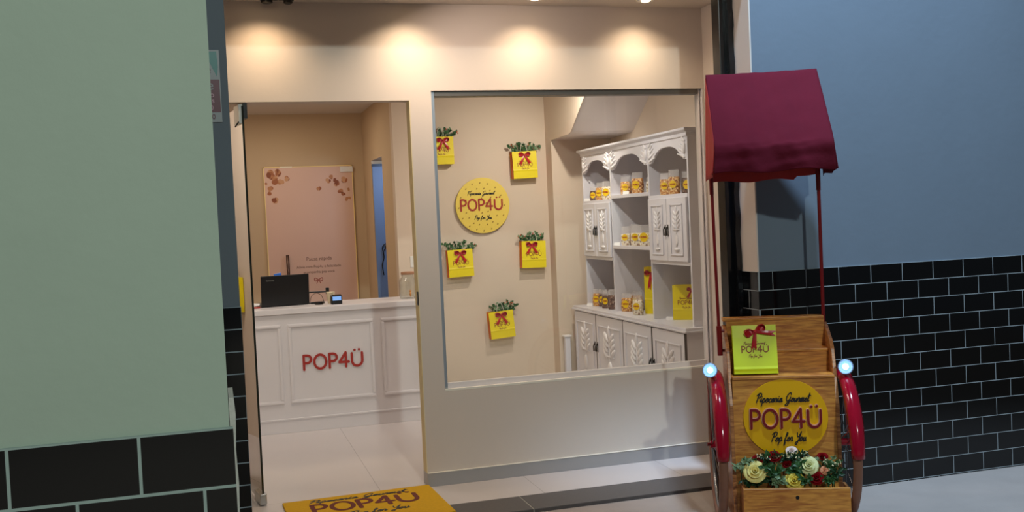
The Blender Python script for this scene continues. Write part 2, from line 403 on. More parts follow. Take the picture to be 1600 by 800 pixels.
GL = {
 'P': ([[(0.1, 0), (0.3, 1.0)], [(0.0, 0.75), (0.3, 1.0), (0.6, 0.95), (0.62, 0.7), (0.4, 0.5), (0.2, 0.5)]], 0.6),
 'G': ([[(0.75, 0.8), (0.6, 1.0), (0.3, 0.8), (0.15, 0.4), (0.35, 0.1), (0.65, 0.3), (0.72, 0.5), (0.6, -0.2), (0.3, -0.4), (0.2, -0.25), (0.8, 0.15)]], 0.85),
 'Y': ([[(0.1, 0.9), (0.2, 0.55), (0.4, 0.5), (0.65, 1.0)], [(0.65, 1.0), (0.5, 0.2), (0.3, -0.35), (0.1, -0.2), (0.55, 0.1)]], 0.6),
 'i': ([[(0, 0.1), (0.12, 0.42), (0.14, 0.05), (0.28, 0.12)], [(0.16, 0.62), (0.17, 0.62)]], 0.28),
 'p': ([[(0, 0.1), (0.15, 0.42), (0.05, -0.4)], [(0.12, 0.3), (0.3, 0.45), (0.4, 0.2), (0.25, 0.0), (0.12, 0.1)], [(0.25, 0.0), (0.48, 0.12)]], 0.46),
 'o': ([[(0, 0.1), (0.3, 0.42), (0.12, 0.35), (0.1, 0.05), (0.3, 0.05), (0.38, 0.3), (0.3, 0.42), (0.5, 0.32)]], 0.46),
 'c': ([[(0, 0.1), (0.2, 0.4), (0.35, 0.36), (0.2, 0.4), (0.1, 0.2), (0.2, 0.0), (0.4, 0.12)]], 0.38),
 'a': ([[(0, 0.1), (0.35, 0.4), (0.12, 0.35), (0.1, 0.03), (0.3, 0.1), (0.37, 0.4), (0.36, 0.04), (0.5, 0.12)]], 0.48),
 'r': ([[(0, 0.1), (0.12, 0.45), (0.28, 0.36), (0.24, 0.03), (0.4, 0.12)]], 0.38),
 'u': ([[(0, 0.1), (0.12, 0.4), (0.1, 0.05), (0.25, 0.02), (0.38, 0.4), (0.38, 0.03), (0.5, 0.12)]], 0.48),
 'm': ([[(0, 0.1), (0.1, 0.4), (0.1, 0.0), (0.22, 0.4), (0.3, 0.36), (0.3, 0.0), (0.42, 0.4), (0.5, 0.36), (0.5, 0.02), (0.62, 0.12)]], 0.6),
 'e': ([[(0, 0.1), (0.28, 0.28), (0.22, 0.42), (0.1, 0.25), (0.18, 0.0), (0.4, 0.12)]], 0.38),
 't': ([[(0.05, 0.1), (0.22, 0.9), (0.16, 0.05), (0.32, 0.1)], [(0.02, 0.6), (0.4, 0.66)]], 0.38),
 'f': ([[(0, 0.1), (0.3, 0.8), (0.2, 0.95), (0.12, 0.6), (0.08, -0.4), (0.2, -0.2), (0.12, 0.1), (0.4, 0.12)]], 0.36),
 ' ': ([], 0.35)}
def script(txt, shear=0.35, n=4):
    L = []; x = 0
    for ch in txt:
        g, w = GL[ch]
        for ln in g:
            sl = smooth_line(ln, n) if len(ln) > 2 else ln
            L.append([(x + a + shear * b, b) for a, b in sl])
        x += w
    return L, x
def fit(lines, x0, y0, sx, sy=None):
    sy = sy or sx
    return [[(x0 + a * sx, y0 + b * sy) for a, b in ln] for ln in lines]
def text_mesh(name, txt, size, m, parent, loc, rot, extrude=0.0006, shear=0.0):
    cu = D.curves.new(name, 'FONT'); cu.body = txt; cu.size = size; cu.extrude = extrude; cu.align_x = 'CENTER'; cu.shear = shear; cu.resolution_u = 3
    t = D.objects.new(name, cu)
    me = D.meshes.new_from_object(t); D.objects.remove(t); D.curves.remove(cu)
    me.materials.append(m)
    o = D.objects.new(name, me); COL.objects.link(o); o.location = loc; o.rotation_euler = rot
    if parent is not None: o.parent = parent
    return o

# ================================================================== STRUCTURE
# facade with its openings
b = MB()
b.box(-0.62, 0.08, 0, 0.10, 0, 2.77)
b.box(0.08, 1.11, 0, 0.10, 2.2235, 2.77)
b.box(1.11, 1.236, 0, 0.10, 0, 2.77)
b.box(1.236, 2.954, 0, 0.10, 2.277, 2.77)
b.box(1.236, 2.954, 0, 0.10, 0, 0.5425)
b.box(2.954, 3.60, 0, 0.10, 0, 2.77)
struct(b.build('wall_front', M['facade']))
b = MB(); b.box(1.112, 2.955, -0.012, 0, 0, 0.078); b.box(1.106, 1.112, -0.012, 0.1, 0, 0.078); struct(b.build('baseboard_front', M['baseb'], bev=0.001))
b = MB(); b.box(1.1065, 1.1100, 0.0, 0.1, 0.079, 2.2235); struct(b.build('trim_1', M['trimcream']))
b = MB(); b.box(1.112, 2.955, -0.014, 0, 0.078, 0.081); struct(b.build('trim_2', M['silicone']))
# floors
b = MB(); b.box(-0.7, 3.7, -0.42, 6.2, -0.12, 0); struct(b.build('floor', M['floor']))
b = MB(); b.box(-0.7, 1.532, -0.69, -0.42, -0.12, 0.0); b.box(1.536, 3.0, -0.69, -0.42, -0.12, 0.0)
struct(b.build('trim_3', M['granite'], bev=0.003))
b = MB(); b.box(1.532, 1.536, -0.688, -0.42, -0.12, -0.001); struct(b.build('trim_10', M['plaster']))
b = MB(); b.box(-5, 9, -12, -0.69, -0.25, -0.02); struct(b.build('ground', M['concrete']))
# soffit over the recess
b = MB(); b.box(-0.62, 3.2, -0.98, 0.1, 2.77, 2.95); struct(b.build('ceiling_porch', M['ceil']))
b = MB(); b.box(-0.62, 3.6, 0.1, 5.1, 2.69, 2.85); struct(b.build('ceiling', M['ceil']))
# interior walls
b = MB(); b.box(-0.62, -0.5, 0.1, 5.05, 0, 2.69); struct(b.build('wall_left', M['inner']))
b = MB(); b.box(-0.62, 0.45, 4.92, 5.05, 0, 2.69); b.box(0.45, 1.66, 4.92, 5.05, 0, 2.69)
struct(b.build('wall_back', M['counter_wall']))
b = MB(); b.box(1.535, 1.655, 3.2, 3.72, 0, 2.69); b.box(1.535, 1.655, 3.72, 4.38, 2.157, 2.69); b.box(1.535, 1.655, 4.38, 4.92, 0, 2.69)
struct(b.build('wall_counter_side', M['counter_wall']))
b = MB(); b.box(1.535, 2.93, 3.08, 3.20, 0, 2.69); struct(b.build('wall_display_back', M['inner']))
b = MB(); b.box(2.93, 3.6, 2.92, 3.20, 0, 2.69); struct(b.build('wall_alcove', M['inner']))
b = MB(); b.box(3.50, 3.6, 0.1, 2.92, 0, 2.69); b.box(3.465, 3.50, 0.1, 1.64, 0, 2.69); struct(b.build('wall_right', M['inner']))
# sloping underside of the stair, with a plastered side and pale soffit
b = MB()
b.prism([(2.92, 2.21), (2.44, 2.222), (2.38, 2.236), (1.74, 2.69), (2.92, 2.69)], lambda y, z, d: (d, y, z), 2.935, 3.50)
struct(b.build('ceiling_stair', M['stair']))
b = MB()
b.prism([(2.92, 2.207), (2.44, 2.219), (2.38, 2.233), (1.735, 2.69), (2.92, 2.69)], lambda y, z, d: (d, y, z), 2.928, 2.936)
struct(b.build('wall_stair_side', M['inner']))
# blue room seen through the side doorway
b = MB(); b.box(1.655, 2.3, 3.4, 3.5, 0, 2.4); b.box(1.655, 2.3, 4.75, 4.85, 0, 2.4); b.box(2.2, 2.3, 3.5, 4.75, 0, 2.4); b.box(1.655, 2.3, 3.4, 4.85, 2.4, 2.5)
struct(b.build('wall_side_room', M['bluedoor']))
dr = struct(D.objects.new('door_3', None)); COL.objects.link(dr); dr.location = (1.62, 3.72, 0)
b = MB(); b.box(-0.080, 0.035, 0.640, 0.659, 0.005, 2.10); b.build('door_lining', M['bluedoor'], dr)
b = MB(); b.box(-0.084, 0.035, 0.630, 0.66, 2.10, 2.125); b.build('door_head', M['bluedark'], dr)
b = MB(); b.tube(smooth_line([(0.0, 0.61, 1.27), (0.02, 0.62, 1.33), (-0.02, 0.62, 1.30), (-0.01, 0.62, 1.20), (-0.03, 0.62, 1.12), (-0.02, 0.62, 1.02)], 4), 0.006, 6); b.tube([(0.0, 0.61, 1.27), (0.0, 0.641, 1.27)], 0.006, 6); b.build('door_hook', M['black'], dr, smooth=True)

# outside recess sides and pillars
b = MB(); b.box(2.96, 3.2, -0.61, 0, -0.05, 2.77); struct(b.build('wall_porch_right', M['facade']))
b = MB(); b.box(2.735, 9, -0.982, -0.61, -0.05, 3.4); struct(b.build('wall_street_right', M['blue']))
b = MB(); b.box(2.727, 2.735, -0.986, -0.61, 1.1877, 2.77); struct(b.build('trim_4', M['facade']))
b = MB(); b.box(2.730, 9, -0.9885, -0.982, -0.05, 1.1877); struct(b.build('trim_5', M['tile_right']))
b = MB(); b.box(2.7265, 2.735, -0.9888, -0.61, -0.05, 1.1877); struct(b.build('trim_6', M['tile_return']))
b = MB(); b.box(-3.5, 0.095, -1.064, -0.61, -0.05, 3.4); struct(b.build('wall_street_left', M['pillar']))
b = MB(); b.box(-3.5, 0.099, -1.072, -1.064, -0.05, 1.1877); struct(b.build('trim_7', M['tile_left']))
b = MB(); b.box(-0.62, -0.5, -0.61, 0, -0.05, 2.77); struct(b.build('wall_porch_left', M['facade']))
# near sage wall with tile band
b = MB(); b.box(-4.5, 0.008, -3.975, -3.80, -0.05, 3.6); struct(b.build('wall_near', M['green']))
b = MB(); b.box(-4.5, 0.014, -3.985, -3.975, -0.05, 1.1935); struct(b.build('trim_8', M['tile_green']))
b = MB()
zz = [-0.05 + i * 0.03 for i in range(44)]
edge = [0.0172 + 0.0012 * math.sin(i * 1.7) + 0.0018 * random.random() for i in range(44)]
b.prism([(0.009, z) for z in zz[::-1]] + [(e, z) for e, z in zip(edge, zz)], lambda x, z, d: (x, d, z), -3.96, -3.84)
struct(b.build('trim_9', M['plaster']))

# shutter guide
t = thing('shutter_guide', 'glossy black roller shutter guide rail running up the right porch corner', 'shutter rail', (2.70, -0.72, -0.05))
b = MB(); b.prism([(-0.042, -0.072), (0.0, -0.072), (0.0, -0.064), (-0.012, -0.064), (-0.012, -0.050), (0.0, -0.050), (0.0, 0.012), (-0.042, 0.012)], lambda x, y, d: (x, y, d), 0.0, 2.815); b.build('channel', M['blackgloss'], t, bev=0.003)
b = MB()
n_ = 120; zs_ = [2.81 * i / n_ for i in range(n_ + 1)]
ed = [0.102 + 0.004 * math.sin(i * 0.7) + 0.005 * random.random() for i in range(n_ + 1)]
b.prism([(-0.066, z) for z in zs_[::-1]] + [(-e, z) for e, z in zip(ed, zs_)], lambda y, z, d: (d, y, z), -0.004, 0.0255)
b.build('sealant', M['foam'], t)
b = MB(); b.tube([(-0.015, -0.14, 2.74), (-0.015, -0.14, 2.82)], 0.016, 12); b.tube([(0.0, -0.16, 2.76), (0.0, -0.12, 2.76)], 0.02, 12); b.build('roller_bracket', M['chrome'], t, smooth=True)

# window
w = struct(D.objects.new('window_1', None)); COL.objects.link(w)
b = MB(); b.box(1.237, 2.953, 0.048, 0.056, 0.545, 2.275); b.build('window_glass', M['glass'], w)
b = MB(); b.box(1.236, 2.954, 0.0, 0.02, 0.5425, 0.556); b.build('window_bead', M['silicone'], w, bev=0.002)
b = MB(); b.box(1.236, 2.954, 0.02, 0.10, 0.5425, 0.552); b.box(1.236, 2.954, 0.038, 0.066, 0.552, 0.585); b.build('window_sill', M['white'], w, bev=0.002)
b = MB(); b.box(1.236, 1.258, 0.02, 0.075, 0.556, 2.277); b.build('window_frame', M['alu'], w, bev=0.002)
b = MB(); b.box(2.930, 2.938, 0.02, 0.075, 0.556, 2.277); b.box(2.944, 2.954, 0.0, 0.075, 0.556, 2.277); b.build('window_frame', M['white'], w, bev=0.002)
b = MB(); b.box(1.258, 2.930, 0.02, 0.10, 2.247, 2.277); b.build('window_head', M['alu_dark'], w, bev=0.002)

# frameless glass door, swung inward
d = struct(D.objects.new('door_1', None)); COL.objects.link(d); d.location = (0.185, 0.0, 0); d.rotation_euler = (0, 0, math.atan2(0.166, 1))
b = MB(); b.box(-0.005, 0.005, 0.004, 0.86, 0.018, 2.205); b.build('door_glass', M['doorglass'], d)
b = MB(); b.box(-0.0055, 0.0055, 0.0, 0.004, 0.018, 2.205); b.build('glass_edge', M['glassedge'], d)
b = MB(); b.box(-0.019, 0.019, -0.006, 0.15, 0.006, 0.068); b.build('patch_fitting', M['steel'], d, bev=0.006, seg=3)
b = MB(); b.box(-0.018, 0.006, 0.02, 0.16, 2.11, 2.215); b.build('patch_fitting', M['white_metal'], d, bev=0.004)
b = MB(); b.box(0.004, 0.024, -0.008, 0.05, 2.135, 2.218); b.tube([(-0.018, 0.03, 2.12), (-0.04, 0.02, 2.09)], 0.004, 6); b.build('pivot_stop', M['black'], d)
b = MB(); b.box(1.1015, 1.1065, -0.004, 0.03, 1.052, 1.13)
o = b.build('lock_strike', M['black'], bev=0.001); tag(o, 'small black lock strike on the cream door jamb beside the counter', 'lock strike')

# pink film glass door at the back
d = struct(D.objects.new('door_2', None)); COL.objects.link(d); d.location = (0.52, 4.90, 0)
b = MB(); b.box(0.0, 0.885, -0.005, 0.005, 0.01, 2.145); b.build('door_panel', M['pink'], d)
b = MB(); b.box(-0.008, 0.0, -0.008, 0.006, 0.01, 2.153); b.box(0.885, 0.893, -0.008, 0.006, 0.01, 2.153); b.box(-0.008, 0.893, -0.008, 0.006, 2.145, 2.153); b.build('glass_edge', M['edge'], d)
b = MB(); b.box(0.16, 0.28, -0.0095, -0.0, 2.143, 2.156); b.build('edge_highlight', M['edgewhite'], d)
b = MB(); b.box(0.765, 0.895, -0.02, 0.01, 2.083, 2.140); b.tube([(0.79, -0.019, 2.11), (0.79, -0.024, 2.11)], 0.008, 10); b.tube([(0.865, -0.019, 2.112), (0.865, -0.024, 2.112)], 0.008, 10); b.build('hinge_clamp', M['switch'], d, bev=0.004)
b = MB(); b.tube([(0.187, -0.045, 0.85), (0.187, -0.045, 1.255)], 0.016, 12); b.tube([(0.187, -0.045, 0.9), (0.187, 0.0, 0.9)], 0.008, 8); b.tube([(0.187, -0.045, 1.2), (0.187, 0, 1.2)], 0.008, 8); b.build('door_handle', M['bronze'], d, smooth=True)
def px2door(px, py):   # print positions on the film, from its two top corners
    return ((px - 416) / 140 * 0.885 + (py - 262) * -0.00035, 2.15 - (py - 262) * 0.0063 + (px - 416) * -0.0003)
b = MB()
blobs = [(428, 273, 9), (437, 270, 7), (433, 282, 8), (443, 285, 6), (452, 279, 5), (419, 288, 3), (427, 297, 6), (425, 303, 4), (434, 314, 6), (503, 293, 5), (523, 275, 4), (518, 281, 5), (531, 285, 6), (528, 280, 4), (544, 279, 6), (538, 298, 5), (543, 302, 4), (551, 295, 3), (549, 311, 4), (553, 309, 3)]
for (px, py, r) in blobs:
    x, z = px2door(px, py); rr = r * 0.0062
    for k in range(4):
        a = random.random() * 6.28
        cx, cz = x + math.cos(a) * rr * 0.35, z + math.sin(a) * rr * 0.35
        cx = min(max(cx, rr * 0.65), 0.885 - rr * 0.65)
        b.prism([(cx + rr * 0.6 * math.cos(2 * PI * i / 12), cz + rr * 0.6 * math.sin(2 * PI * i / 12)) for i in range(12)], lambda u, v, dd: (u, dd, v), -0.0052, -0.0056 - 0.0002 * k)
b.build('popcorn_print', M['popprint'], d)
text_mesh('print_text', 'Pausa rápida', 0.052, M['printink'], d, (0.505, -0.0056, 1.185), (PI / 2, 0, 0))
text_mesh('print_text', 'Alivie com Pop4u e felicidade', 0.038, M['printink'], d, (0.50, -0.0056, 1.11), (PI / 2, 0, 0))
text_mesh('print_text', 'acompanha pra você', 0.038, M['printink'], d, (0.50, -0.0056, 1.055), (PI / 2, 0, 0))
b = MB(); b.stroke(fit([smooth_line([(0, 0), (-0.8, 0.45), (-1, 0.1), (-0.8, -0.3), (0, 0)], 5), smooth_line([(0, 0), (0.8, 0.45), (1, 0.1), (0.8, -0.3), (0, 0)], 5), [(0, 0), (-0.5, -0.9)], [(0, 0), (0.5, -0.9)]], 0.49, 0.985, 0.042), 0.008, lambda u, v, dd: (u, dd, v), -0.0052, -0.0058); b.build('bow_print', M['bowprint'], d)

# ================================================================== COUNTER
t = thing('reception_counter', 'white panelled reception counter with dark red POP4Ü lettering', 'counter', (0.0, 2.0, 0))
b = MB(); b.box(-0.15, 1.52, 0.0, 0.5, 0, 0.885); b.build('counter_body', M['white'], t)
b = MB(); b.box(-0.16, 1.53, -0.018, 0.51, 0.887, 0.93); b.build('countertop', M['white'], t, bev=0.004)
b = MB(); b.box(-0.15, 1.52, -0.008, 0, 0, 0.095); b.box(-0.15, 1.52, -0.014, 0, 0.095, 0.108); b.build('plinth', M['white'], t, bev=0.002)
def mold(b, x0, x1, z0, z1, w=0.018, y=-0.009):
    for (a0, a1, c0, c1) in ((x0, x1, z1 - w, z1), (x0, x1, z0, z0 + w), (x0, x0 + w, z0 + w, z1 - w), (x1 - w, x1, z0 + w, z1 - w)):
        b.box(a0, a1, y, 0, c0, c1); b.box(a0 + 0.005, a1 - 0.005, y - 0.004, y, c0 + 0.005, c1 - 0.005)
for (x0, x1) in ((-0.12, 0.440), (0.488, 1.126), (1.186, 1.50)):
    b = MB(); mold(b, x0, x1, 0.217, 0.812, 0.026); b.build('panel_moulding', M['white'], t, bev=0.002)
b = MB(); b.stroke(fit(pop4u(), 0.590, 0.463, 0.1055), 0.0175, lambda u, v, dd: (u, dd, v), 0.0, -0.010); b.build('lettering', M['redtext'], t)

# laptop on counter, lid back towards the street
t = thing('laptop', 'open black laptop standing with its lid back to the street on the counter', 'laptop', (0.50, 2.26, 0.93), math.radians(9))
b = MB(); b.box(-0.185, 0.185, 0.0, 0.24, 0.004, 0.022); b.build('keyboard_base', M['black'], t, bev=0.004)
lm = Matrix.Rotation(math.radians(-6), 4, 'X')
b = MB(); b.box(-0.185, 0.185, -0.010, 0.0, 0.006, 0.242, Matrix.Rotation(math.radians(5), 4, 'X')); lid = b.build('lid', M['black'], t, bev=0.006)
text_mesh('logo', 'lenovo', 0.022, M['steel'], lid, (-0.115, -0.0118 - 0.200 * 0.087, 0.198), (math.radians(95), 0, 0), 0.0006)
t = thing('spray_bottle', 'blue trigger spray bottle standing behind the laptop', 'bottle', (0.47, 2.37, 0.93))
o_h = 0.0
b = MB(); b.lathe([(0.03, 0.024), (0.034, 0.034), (0.034, 0.13), (0.028, 0.16), (0.012, 0.19), (0.012, 0.205)], (0, 0.14, -0.02), 16); b.build('bottle_body', M['bluespray'], t, smooth=True)
b = MB(); b.box(-0.016, 0.02, 0.125, 0.155, 0.185, 0.21); b.prism([(-0.035, 0.24), (0.022, 0.25), (0.026, 0.225), (0.008, 0.205), (-0.01, 0.205), (-0.03, 0.222)], lambda x, z, dd: (x, dd, z), 0.127, 0.153); b.prism([(-0.026, 0.222), (-0.018, 0.222), (-0.022, 0.19), (-0.03, 0.185)], lambda x, z, dd: (x, dd, z), 0.134, 0.146); b.build('trigger_head', M['bluespray'], t, bev=0.003)
t = thing('stapler', 'small white and red stapler at the left end of the counter', 'stapler', (0.262, 2.2, 0.93), 0.1)
b = MB(); b.box(-0.06, 0.045, -0.014, 0.014, 0.0, 0.012); b.build('stapler_base', M['redtext'], t, bev=0.003)
b = MB(); b.prism([(-0.06, 0.016), (0.04, 0.022), (0.045, 0.035), (-0.02, 0.042), (-0.06, 0.03)], lambda x, z, dd: (x, dd, z), -0.012, 0.012); b.build('stapler_arm', M['card'], t, bev=0.003)
t = thing('phone_arm', 'black swing arm holder clamped beside the laptop on the counter', 'holder', (0.70, 2.36, 0.93))
b = MB(); b.tube([(-0.02, 0, 0.0), (-0.02, 0, 0.095)], 0.007, 8); b.box(-0.04, 0.0, -0.02, 0.02, 0, 0.008); b.build('post', M['black'], t)
b = MB(); b.tube([(-0.02, 0, 0.088), (0.125, -0.02, 0.088)], 0.006, 8); b.build('arm', M['black'], t)
b = MB(); b.box(0.118, 0.145, -0.035, -0.005, 0.068, 0.118); b.build('clamp', M['black'], t, bev=0.004)
b = MB(); b.box(0.695, 0.80, 2.285, 2.30, 0.93, 0.945); tag(b.build('pen', M['black'], bev=0.003), 'black bar lying on the counter behind the round black puck', 'pen')
b = MB(); b.tube(smooth_line([(0.70, 2.42, 0.935), (0.715, 2.42, 0.985), (0.752, 2.42, 1.005), (0.79, 2.42, 0.985), (0.808, 2.42, 0.935)], 6), 0.0022, 6); tag(b.build('cable', M['bronze'], smooth=True), 'thin brown cable arching over the counter beside the laptop', 'cable')
b = MB(); b.lathe([(0.030, 0), (0.033, 0.003), (0.033, 0.02), (0.030, 0.023)], (0.748, 2.19, 0.93), 20); tag(b.build('puck', M['black'], smooth=False), 'small round black puck on the counter right of the laptop', 'puck')
t = thing('paper_cup', 'cream paper cup standing behind the small payment terminal', 'cup', (0.845, 2.25, 0.93))
b = MB(); b.lathe([(0.022, 0), (0.0245, 0.002), (0.033, 0.086), (0.0345, 0.088), (0.031, 0.088), (0.022, 0.006)], (0, 0, 0), 24); b.build('cup_wall', M['cup'], t, smooth=True)
t = thing('payment_terminal', 'small black payment terminal with a lit blue screen on the counter', 'terminal', (0.875, 2.12, 0.93), 0.05)
b = MB(); b.prism([(-0.02, 0), (0.05, 0), (0.05, 0.05), (0.02, 0.075), (-0.02, 0.06)], lambda y, z, dd: (dd, y, z), -0.041, 0.041); b.build('terminal_body', M['black'], t, bev=0.006, seg=3)
b = MB(); b.box(-0.033, 0.033, -0.0225, -0.0195, 0.030, 0.060); b.build('screen', M['screen'], t, bev=0.001)

# glass dispenser jar
t = thing('glass_jar', 'large clear glass dispenser jar with cork lid and tap on the counter', 'jar', (1.452, 2.22, 0.93))
b = MB(); b.lathe([(0.060, 0.0), (0.068, 0.004), (0.070, 0.02), (0.070, 0.135), (0.062, 0.158), (0.050, 0.168), (0.048, 0.185), (0.053, 0.188), (0.053, 0.192), (0.044, 0.192), (0.044, 0.168), (0.058, 0.152), (0.066, 0.132), (0.066, 0.012), (0.05, 0.008)], (0, 0, 0), 32); b.build('jar_body', M['jar'], t, smooth=True)
b = MB(); b.lathe([(0.05, 0.190), (0.053, 0.193), (0.053, 0.208), (0.05, 0.212)], (0, 0, 0), 28); b.build('jar_lid', M['cork'], t, smooth=False, bev=0.002)
b = MB(); b.tube([(0, -0.065, 0.04), (0, -0.095, 0.04)], 0.007, 10); b.tube([(0, -0.09, 0.055), (0, -0.09, 0.02)], 0.006, 10); b.ball((0, -0.09, 0.064), 0.009); b.build('tap', M['brass'], t, smooth=True)
t = thing('light_switch', 'white light switch plate on the wall above the glass jar', 'light switch', (1.672, 3.08, 1.185))
b = MB(); b.box(-0.034, 0.034, -0.007, 0, -0.05, 0.05); b.build('switch_plate', M['switch'], t, bev=0.003)
b = MB(); b.box(-0.012, 0.012, -0.011, -0.007, -0.02, 0.02); b.build('rocker', M['card'], t, bev=0.002)

# ================================================================== WRITING SIGN AND HUNG BAGS
t = thing('round_sign', 'round pale yellow POP4Ü wall sign hung between the yellow bags', 'sign', (2.31, 3.055, 1.652))
b = MB()
R0 = 0.2475
b.prism([(R0 * math.cos(2 * PI * k / 64), R0 * math.sin(2 * PI * k / 64)) for k in range(64)], lambda u, v, dd: (u, dd, v), -0.006, 0.010); b.build('sign_disc', M['yellowsign'], t, bev=0.002)
b = MB(); b.prism([(0.05 * math.cos(2 * PI * k / 16), 0.05 * math.sin(2 * PI * k / 16)) for k in range(16)], lambda u, v, dd: (u, dd, v), 0.010, 0.025); b.build('mounting_block', M['white'], t)
F = lambda u, v, dd: (u, dd, v)
b = MB()
for (qx, qy) in [(-.02, .2), (-.09, .19), (.05, .19), (.12, .155), (-.15, .15), (-.05, .15), (.015, .15), (-.1, .13), (.07, .13), (-.2, .075), (.17, .085), (-.155, .05), (-.1, .06), (-.01, .065), (.075, .07), (.2, -.005), (-.22, -.015), (.03, .02), (-.155, -.06), (-.01, -.065), (.045, -.055), (-.19, -.11), (-.13, -.105), (.125, -.095), (.185, -.095), (-.09, -.155), (-.04, -.17), (.035, -.17), (.085, -.15), (-.13, -.18), (-.065, -.21), (0, -.225), (.07, -.21), (.13, -.17)]:
    b.prism([(qx + 0.0062 * math.cos(a) + 0.003 * math.sin(a), qy + 0.0075 * math.sin(a)) for a in [2 * PI * k / 8 for k in range(8)]], F, -0.006, -0.0068)
b.build('kernel_print', M['signdot'], t)
b = MB(); b.stroke(fit(pop4u(), -0.205, -0.040, 0.0910, 0.095), 0.0150, F, -0.006, -0.010); b.build('lettering', M['redtext'], t)
b = MB(); s1, wd = script('Pipocaria Gourmet'); b.stroke(fit(s1, -0.140, 0.096, 0.25 / wd, 0.034), 0.0042, F, -0.006, -0.008); b.build('script_lettering', M['ink'], t)
b = MB(); s1, wd = script('Pop for You'); b.stroke(fit(s1, -0.085, -0.122, 0.16 / wd, 0.036), 0.0042, F, -0.006, -0.008); b.build('script_lettering', M['ink'], t)

def bow(parent, x, y, z, s=1.0, tails=((-0.8, -1.4), (0.8, -1.4)), rot=0, name='bow'):
    b = MB()
    for sg in (-1, 1):
        pts = smooth_line([(0, 0, 0), (sg * 0.5, -0.25, 0.42), (sg * 0.95, -0.12, 0.30), (sg * 1.0, 0.05, 0.0), (sg * 0.75, -0.1, -0.22), (0, 0, 0)], 6)
        rr = [0.18 + 0.24 * math.sin(PI * i / (len(pts) - 1)) for i in range(len(pts))]
        for (p, q), (r0, r1) in zip(zip(pts, pts[1:]), zip(rr, rr[1:])):
            for off in (-1,):
                a0 = Vector((p[0] * 1, p[1] - r0 * 0.8, p[2])); a1 = Vector((p[0], p[1] + r0 * 0.8, p[2])); c0 = Vector((q[0], q[1] - r1 * 0.8, q[2])); c1 = Vector((q[0], q[1] + r1 * 0.8, q[2]))
                b.bm.faces.new([b.bm.verts.new(v) for v in (a0, a1, c1, c0)])
        # broad face of the loop so that it reads from the front
        lp = smooth_line([(0, 0.06), (sg * 0.45, 0.46), (sg * 0.95, 0.42), (sg * 1.05, 0.02), (sg * 0.8, -0.28), (sg * 0.35, -0.16), (0, -0.06)], 4)
        b.prism(lp, lambda u, v, dd: (u, dd - 0.25 * math.sin(min(1, abs(u)) * PI) + 0.15, v), -0.10, -0.02)
    for (tx, tz) in tails:
        k = 6; prev = None
        for i in range(k + 1):
            f = i / k; cx = tx * f; cz = tz * f; cy = -0.12 - 0.10 * math.sin(f * PI); hw = 0.12 + 0.13 * f
            nx, nz = -tz, tx; L = math.hypot(nx, nz); nx, nz = nx / L * hw, nz / L * hw
            ex, ez = (tx * 0.10, tz * 0.10) if i == k else (0, 0)
            row = [b.bm.verts.new((cx - nx + ex, cy, cz - nz + ez)), b.bm.verts.new((cx - ex * 1.2, cy - 0.03, cz - ez * 1.2)), b.bm.verts.new((cx + nx + ex, cy, cz + nz + ez))]
            if prev:
                for q in range(2): b.bm.faces.new((prev[q], prev[q + 1], row[q + 1], row[q]))
            prev = row
    b.ball((0, -0.12, 0), 0.2, 10, 6)
    o = b.build(name, M['ribbon'], parent, smooth=False, solid=0.03)
    o.location = (x, y, z); o.scale = (s, s, s); o.rotation_euler = (0, rot, 0)
    return o

